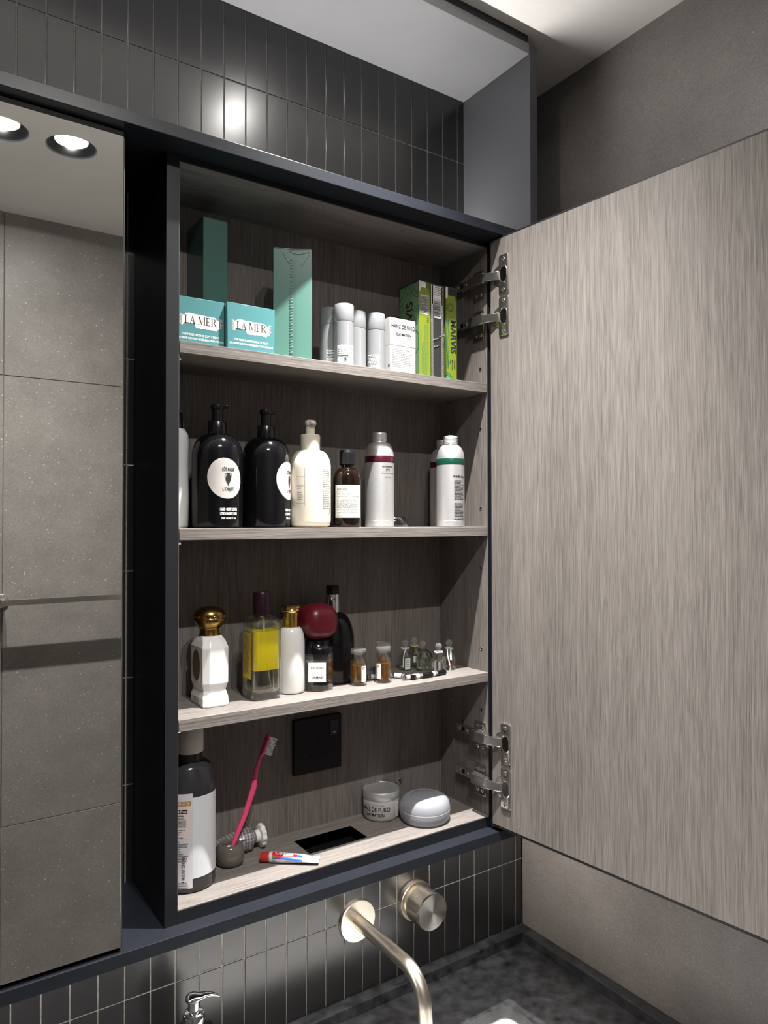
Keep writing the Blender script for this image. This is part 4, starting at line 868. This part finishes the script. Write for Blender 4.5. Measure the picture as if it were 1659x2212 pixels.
patch('paper_tag', PAPER, t, on_front(-13.4, -3, 0), [(-7, 2, 4, 21)]); dashes('tag_print', INKG, t, on_front(-13.6, -3, 0), -6, 17, 9, 4, 3.4, 1, 101, .8)
t = ball_mini('miniature ball-stopper perfume with gold neck ribbon', 766, 1038, PALEG, 0); bow(t, RIBY, 36); patch('paper_label', P('cream_paper', (0, 0, 0)), t, on_cyl(12.2, -118, 0, .3), [(-3.5, 9, 3.5, 20)], 4)
t = ball_mini('miniature ball-stopper perfume with navy neck ribbon', 757, 1002, PALEG, 0); bow(t, RIBN, 35.5); tail(t, RIBN, [(4, -6, 35), (11, -8, 29), (15, -8, 20)], 1.3)
t = ball_mini('miniature ball-stopper perfume with silver ribbon and dark striped label', 763.5, 966, P('clear_perfume', (0, 0, 0)), 1); bow(t, RIBW, 36); patch('printed_label', INKG, t, on_cyl(12.2, -128, 0, .3), [(-8, 4, -4, 22), (-1, 4, 3, 22)], 3)
t = ball_mini('miniature ball-stopper perfume with pale green ribbon and dark red label', 800.5, 984, PALEG, 1); bow(t, RIBG, 36); tail(t, RIBW, [(-6, -6, 37), (-14, -12, 40), (-14, -13, 28), (-11, -14.5, 14), (-10, -15, 3)], 1.2); tail(t, RIBG, [(-3, -8, 35), (-6, -12, 26), (-7, -14, 18)], 1.8)
patch('printed_label', P('wine_print', (.10, .02, .025), .5), t, on_cyl(12.2, -125, 0, .3), [(-6, 10, 6, 18)], 6); lathe('ribbon_tip', P('silver_foil', (0, 0, 0)), t, [(1.8, .2), (2.2, 1), (1.6, 10), (0, 11)], 12, cx=-10, cy=-15)

def vial(label, x, y, rz, z=4.6, glass=True, L=26):
    t = thing('sample_vial', label, 'sample vial', x, y, S3, rz, 'black-capped sample vials'); R = 4.4
    def cx(name, mat, prof, n=20):
        bm = bmesh.new(); add_loft(bm, [[(h, r * math.cos(a * 2 * PI / n), R + .1 + r * math.sin(a * 2 * PI / n)) for a in range(n)] for r, h in prof]); return finish(bm, name, mat, t)
    cx('cap', BLACK, [(3.8, 0), (4.4, .6), (4.4, 9), (4.1, 9.4), (4.4, 9.8), (4.4, 18.5), (3.6, 19)])
    if glass:
        cx('glass', GLASS, [(4.0, -.1), (4.0, -L + 1.5), (2.6, -L)]); cx('label_wrap', P('pale_wrap', (.6, .6, .6), .4), [(4.15, -6), (4.15, -L + 6)])
vial('sample vial with black cap and pale printed wrap, lying along the shelf edge', 716, 950, math.radians(-6), L=36)
vial('sample vial with black cap pointing out beside the amber miniature', 690, 961, math.radians(-62), L=24)
vial('sample vial with black cap lying in front of the striped miniature', 747, 951, math.radians(4), L=16)
vial('sample vial with black cap lying between the two amber miniatures', 636, 991, math.radians(160), L=22)

# ================================================================== bottom compartment
t = thing('mouthwash_bottle', 'dark bottle with warm grey cap and pale wrap label against the cabinet side', 'bottle', 341.6, 987, S4)
def el(a, b, z, n=48): return [(a * math.cos(2 * PI * i / n), b * math.sin(2 * PI * i / n), z) for i in range(n)]
A, B = 35.8, 31.5
def sh_(k): return (17.5 + (A - 17.5) * math.cos(k), 16.5 + (B - 16.5) * math.cos(k), 136 + 34 * math.sin(k))
loft('body', SMOKE, t, [el(A - 4, B - 4, .1), el(A - .6, B - .6, 2), el(A, B, 6), el(A, B, 130)] + [el(*sh_(k * PI / 20)) for k in range(0, 11)] + [el(16.5, 15.5, 176), el(16.5, 15.5, 183)], 60)
loft('cap', CAPG, t, [el(18.4, 17.4, 181.5), el(18.8, 17.8, 182.5), el(18.4, 17.4, 224), el(17, 16, 225.5)], 60)
def on_el(deg, e): return lambda a, b: ((A + e) * math.cos(math.radians(deg) + a / 33.6), (B + e) * math.sin(math.radians(deg) + a / 33.6), b)
f = on_el(-90, .25); lb = patch('wrap_label', LABELG, t, f, [(-8, 20, 40, 128)], 24); fl = patch('back_label', P('lilac_label', (.55, .54, .56), .4), t, on_el(-90, .35), [(-45, 8, -6, 134)], 20)
g = on_el(-90, .55); patch('pink_panel', P('pale_pink_print', (.62, .52, .49), .5), fl, g, [(-40, 74, -9, 118)], 16); patch('tan_band', TAN, fl, g, [(-40, 118, -8, 124)], 16)
patch('black_pill', INK, fl, on_el(-90, .7), [(-40, 108, -12.5, 113.5)], 14); patch('grey_panel', P('mid_grey_print', (.3, .29, .29), .5), fl, on_el(-90, .7), [(-40, 90, -14, 99.5)], 14)
h = on_el(-90, .85)
text('lettering', INKW, fl, [('Alcohol-Free', 4.4, -25.2, 109.4, h, dict(bold=.02)), ('温キープ', 4.8, -19.5, 119, h, dict(bold=.01))])
text('lettering', INK, fl, [('to kill 99.9%', 3.1, -25, 104.2, h, dict(bold=.03)), ('bacterial growth', 2.7, -25, 101, h, dict(bold=.01))])
text('barcode_digits', INK, fl, [('4 903301 259398', 5.0, 0, 0, (lambda a, b: on_el(-90, .6)(-15.5 - b, 33.5 + a)), dict(bold=.01))])
bm = bmesh.new(); add_dashes(bm, h, -38, 96, 22, 3, 2.6, 1.0, 111); add_dashes(bm, h, -38, 86, 26, 3, 2.6, .9, 112); add_dashes(bm, h, -38, 76, 24, 1, 2.6, .8, 113); add_dashes(bm, h, -38, 70, 29, 9, 3.2, 1.7, 114, unit=.5); raw(bm, 'small_print', INKG, fl, smooth=False); dashes('foot_print', INKG, fl, h, -36, 15, 28, 3, 3.2, 1.8, 115, .5)
barcode('barcode', INK, fl, g, -38, 20, 19, 33, 6, True, 22)

t = thing('toothbrush_holder', 'rounded grey ceramic toothbrush holder', 'toothbrush holder', 410.5, 1011, S4); 
pr = [(13, .1), (17, .7), (19.6, 3.5), (20.8, 10), (20.9, 15), (20, 22), (18, 27), (15.4, 29.6), (13.2, 30), (11.6, 28.6), (11, 25), (10.6, 8), (0, 7.6)]
lathe('body', CERAM, t, pr, 44, 60)
t = thing('toothbrush', 'pink toothbrush with white bristles leaning in the ceramic holder', 'toothbrush', 410.5, 1011, S4)
hp = [(1.0, 3, 9), (6.5, 5, 22), (17, 6.2, 44), (25.5, 7, 60), (40.5, 7, 100), (43.5, 7, 122), (49.5, 7, 140), (53, 7, 148)]
bm = bmesh.new(); loops = []
for k, ((x, y, z), (w, d)) in enumerate(zip(hp, ((5, 4.6), (6.4, 5.2), (7.6, 5.8), (8.2, 5.8), (9.4, 6), (7.6, 5.2), (5.6, 4.8), (4.8, 4.2)))):
    a = hp[max(0, k - 1)]; b = hp[min(len(hp) - 1, k + 1)]; tx, tz = b[0] - a[0], b[2] - a[2]; n_ = math.hypot(tx, tz); nx_, nz_ = tz / n_, -tx / n_
    loops.append([(x + nx_ * w / 2 * math.cos(q * PI / 8), y + d / 2 * math.sin(q * PI / 8), z + nz_ * w / 2 * math.cos(q * PI / 8)) for q in range(16)])
add_loft(bm, loops); finish(bm, 'handle', PINK, t, angle=60)
ha = math.atan2(22, 9.5)
bm = bmesh.new(); add_loft(bm, [[(53 + s * math.cos(ha) + p * math.sin(ha), 7 + q, 147 + s * math.sin(ha) - p * math.cos(ha)) for q, p in ((-w, -1.9), (w, -1.9), (w, 1.9), (-w, 1.9))] for s, w in ((-3, 2), (1, 4.2), (4, 5.4), (26, 5.4), (29.5, 4), (31, 2))]); bmesh.ops.bevel(bm, geom=list(bm.edges), offset=.5, segments=1, affect='EDGES'); finish(bm, 'head', PINK, t)
bm = bmesh.new(); dx, dz = math.sin(ha), -math.cos(ha)
for i in range(11):
    for j in range(3):
        s = 3.0 + i * 2.4; b0 = Vector((53 + s * math.cos(ha) + 1.8 * dx, 7 + (j - 1) * 3.2, 147 + s * math.sin(ha) + 1.8 * dz)); ln = 12.6 + .8 * math.sin(i * 1.3 + j)
        add_tube(bm, [tuple(b0), tuple(b0 + Vector((dx, 0, dz)) * ln)], [.85, 1.05], 6)
b_ = finish(bm, 'bristles', BRIST, t)
# silver toothpaste tube lying at the back
t = thing('toothpaste_tube', 'silver patterned toothpaste tube with white fluted cap lying behind the holder', 'toothpaste', 452, 1036, S4, math.radians(-2))
bm = bmesh.new(); n = 32; loops = []
for x, ry, rz_ in ((-104, 25, 1.0), (-100, 25, 1.2), (-70, 23.5, 6), (-40, 20, 12), (-15, 18, 16.4), (-4, 17.4, 17.4), (0, 16.4, 16.4), (5, 10.5, 10.5), (6, 8, 8), (12, 8, 8)):
    loops.append([(x, min(ry, 18.6) * math.cos(2 * PI * a / n), 17.6 + rz_ * math.sin(2 * PI * a / n) - (17.4 - rz_) * .55 * (x < -2)) for a in range(n)])
add_loft(bm, loops); uv = bm.loops.layers.uv.new('UVMap')
for fc in bm.faces:
    for lp in fc.loops:
        c = lp.vert.co; lp[uv].uv = (c.x / 5.0, math.atan2(c.z - 17, c.y) * 17 / 4.6)
finish(bm, 'tube', TRI, t, angle=50)
bm = bmesh.new(); n = 60; add_loft(bm, [[(x, r_ * (1 + (.055 * math.cos(10 * 2 * PI * a / n) if fl_ else 0)) * math.cos(2 * PI * a / n), 17.8 + r_ * (1 + (.055 * math.cos(10 * 2 * PI * a / n) if fl_ else 0)) * math.sin(2 * PI * a / n)) for a in range(n)] for x, r_, fl_ in ((8.5, 8.8, 0), (14.5, 9.2, 0), (15, 15, 0), (15.6, 16.4, 1), (21.5, 16.4, 1), (22.6, 15.4, 1))]); finish(bm, 'cap', P('cap_white', (.75, .74, .73), .35), t, angle=40)
def on_tube(e): return lambda a, b: (a, -(17.6 + e) * math.cos(b / 17.4), 17.4 + (17.6 + e) * math.sin(b / 17.4))
f = on_tube(-.1); g = on_tube(.15)
bm = bmesh.new(); poly(bm, [(-13, -12), (-9, -9), (-12, -4), (-11, 2), (-15, 6), (-60, 8), (-60, -14)], f); raw(bm, 'plain_panel', SILV, t, smooth=False)
bm = bmesh.new(); ribbon2(bm, g, [(-13, -12), (-9, -9), (-12, -4), (-11, 2), (-15, 6), (-30, 7)], .8); ribbon2(bm, g, ell(6.5, 6.5, 20, -27, 4) + [(-20.5, 4)], .9); ribbon2(bm, g, ell(3.4, 3.4, 14, -27, 4) + [(-23.6, 4)], 2.0); raw(bm, 'crest_print', P('navy_ink', (.02, .02, .07), .5), t, smooth=False)
text('brand_name', INK, t, [('MARVIS', 13, -37, -8, g, dict(bold=.03, align='RIGHT'))])
# mini toothpaste tube
t = thing('mini_toothpaste', 'travel size white, red and blue toothpaste tube with red cap', 'toothpaste', 449, 989, S4, math.atan2(-49, 70))
bm = bmesh.new(); n = 28
add_loft(bm, [[(x, ry * math.cos(2 * PI * a / n), h + rz_ * math.sin(2 * PI * a / n)) for a in range(n)] for x, ry, rz_, h in ((12, 5, 5, 7.6), (13, 7.2, 7.2, 7.6), (16, 8.2, 7.4, 7.6), (40, 9.2, 6.2, 6.6), (62, 10.2, 4.6, 5.6), (74, 10.8, 2.2, 4.6), (77, 10.9, 1.0, 4.2), (86, 10.9, .9, 4.0))])
finish(bm, 'tube', P('tube_white', (.55, .545, .54), .3), t, angle=50)
bm = bmesh.new(); n = 36; add_loft(bm, [[(x, r_ * math.cos(2 * PI * a / n), 7.4 + r_ * math.sin(2 * PI * a / n)) for a in range(n)] for x, r_ in ((0, 6), (.8, 6.6), (11.5, 7.2), (12.4, 6.4))]); finish(bm, 'cap', RED, t)
TST = ((12, 5, 5, 7.6), (13, 7.2, 7.2, 7.6), (16, 8.2, 7.4, 7.6), (40, 9.2, 6.2, 6.6), (62, 10.2, 4.6, 5.6), (74, 10.8, 2.2, 4.6), (77, 10.9, 1.0, 4.2), (86, 10.9, .9, 4.0))
def on_flat(e):
    def m(a, b):                                   # b: arc length up the visible side, 0 = level
        for p, q in zip(TST, TST[1:]):
            if a <= q[0]: break
        k = (a - p[0]) / (q[0] - p[0]); ry, rz_, h = (p[i] + (q[i] - p[i]) * k for i in (1, 2, 3)); th = b / 8.2
        return (a, -(ry + e) * math.cos(th), h + (rz_ + e) * math.sin(th))
    return m
f = on_flat(.25); g = on_flat(.45); q_ = on_flat(.65)
patch('blue_band', BLUEP, t, f, [(18 + k * 2, 1.5 + j * 1.2, 20 + k * 2, 2.7 + j * 1.2) for k in range(22) for j in range(9)])
bm = bmesh.new()
for k in range(18): a = 18 + k * 2; y0 = 2.6 + max(0, (k - 4)) * .42; add_rects(bm, g, [(a, y0 + (12.4 - y0) * j / 8, a + 2, y0 + (12.4 - y0) * (j + 1) / 8) for j in range(8)]) if y0 < 12 else None
raw(bm, 'red_band', REDP, t, smooth=False)
text('brand_name', INKW, t, [('Colgate', 8.4, 35, 8.6, q_, dict(bold=.03)), ('天然牙膏', 3.4, 55, 4.4, g, dict(bold=.01))])
text('small_print', INKB, t, [('NET WT 10g(6.3 ml)', 3.0, 50, -2.2, f, dict(bold=.012))]); bm = bmesh.new(); ribbon2(bm, f, ell(2, 2, 16, 20.5, -1.5) + [(22.5, -1.5)], .5); raw(bm, 'round_seal', INKB, t, smooth=False)
patch('green_flash', P('green_print', (.02, .25, .06), .4), t, q_, [(18.3, 2, 22, 5)])

t = thing('wax_jar', 'frosted hair wax jar with aluminium lid next to the round case', 'jar', 689, 1030, S4); R = 30.5
lathe('jar', P('frosted_grey_jar', (.42, .41, .40), .4), t, [(25, .1), (28.5, 1), (R, 4.5), (R, 33.5), (R - .6, 34.4)], 48, 60)
lathe('lid', ALU, t, [(R + .2, 34.2), (R + .5, 35), (R + .5, 46.6), (R - .1, 47.6), (R - .8, 47.7), (R - 1.1, 47)], 48)
bm = bmesh.new(); add_loft(bm, [circ(R - 1.0, 47.3, 48), circ(R - 1.4, 44.2, 48), circ(2, 43.9, 48)], False, True); finish(bm, 'lid_top', P('shaded_aluminium', (.07, .068, .065), .35, .6), t)  # lid's aluminium coloured dark for its shade and the mirrored shelf underside
f = on_cyl(R, -147, 0, .2); text('brand_name', INK, t, [('HANZ DE FUKO', 10.4, 0, 17.4, f, dict(bold=.03, sx=.74)), ('CLAYMATION', 7.2, 0, 9.6, f, dict(bold=.03, sx=.78))]); text('small_print', INKG, t, [('SUPER HIGH HOLD / MATTE FINISH', 2.4, -1, 27, f)])
g = on_cyl(R, -63, 0, .2); patch('code_field', PAPER, t, g, [(-5, 6, 5, 30)], 5); barcode('barcode', INK, t, on_cyl(R, -63, 0, .4), -4, 8, 8, 20, 12, True, 16)

t = thing('round_case', 'round grey plastic soap case with domed lid', 'case', 742, 977, S4); R = 42.5
lathe('base', CASE, t, [(34, .1), (38, .8), (41, 5), (R, 14), (R - .2, 18.6)], 56, 60)
lathe('seam', P('case_rim', (.5, .5, .52), .35), t, [(R - 1.2, 18.4), (R, 18.8), (R, 20.2), (R - 1.2, 20.6)], 56)
lathe('lid', CASE, t, [(R - .1, 20.4), (R, 23), (40.6, 31), (37, 36.5), (32, 39.4), (26, 40.6), (25.2, 40.1), (24.4, 40.7), (12, 41.6), (0, 41.8)], 56, 60)
box('hinge_tab', CASE, t, 4, 18, 39, 44.6, 14, 26, 1.2)
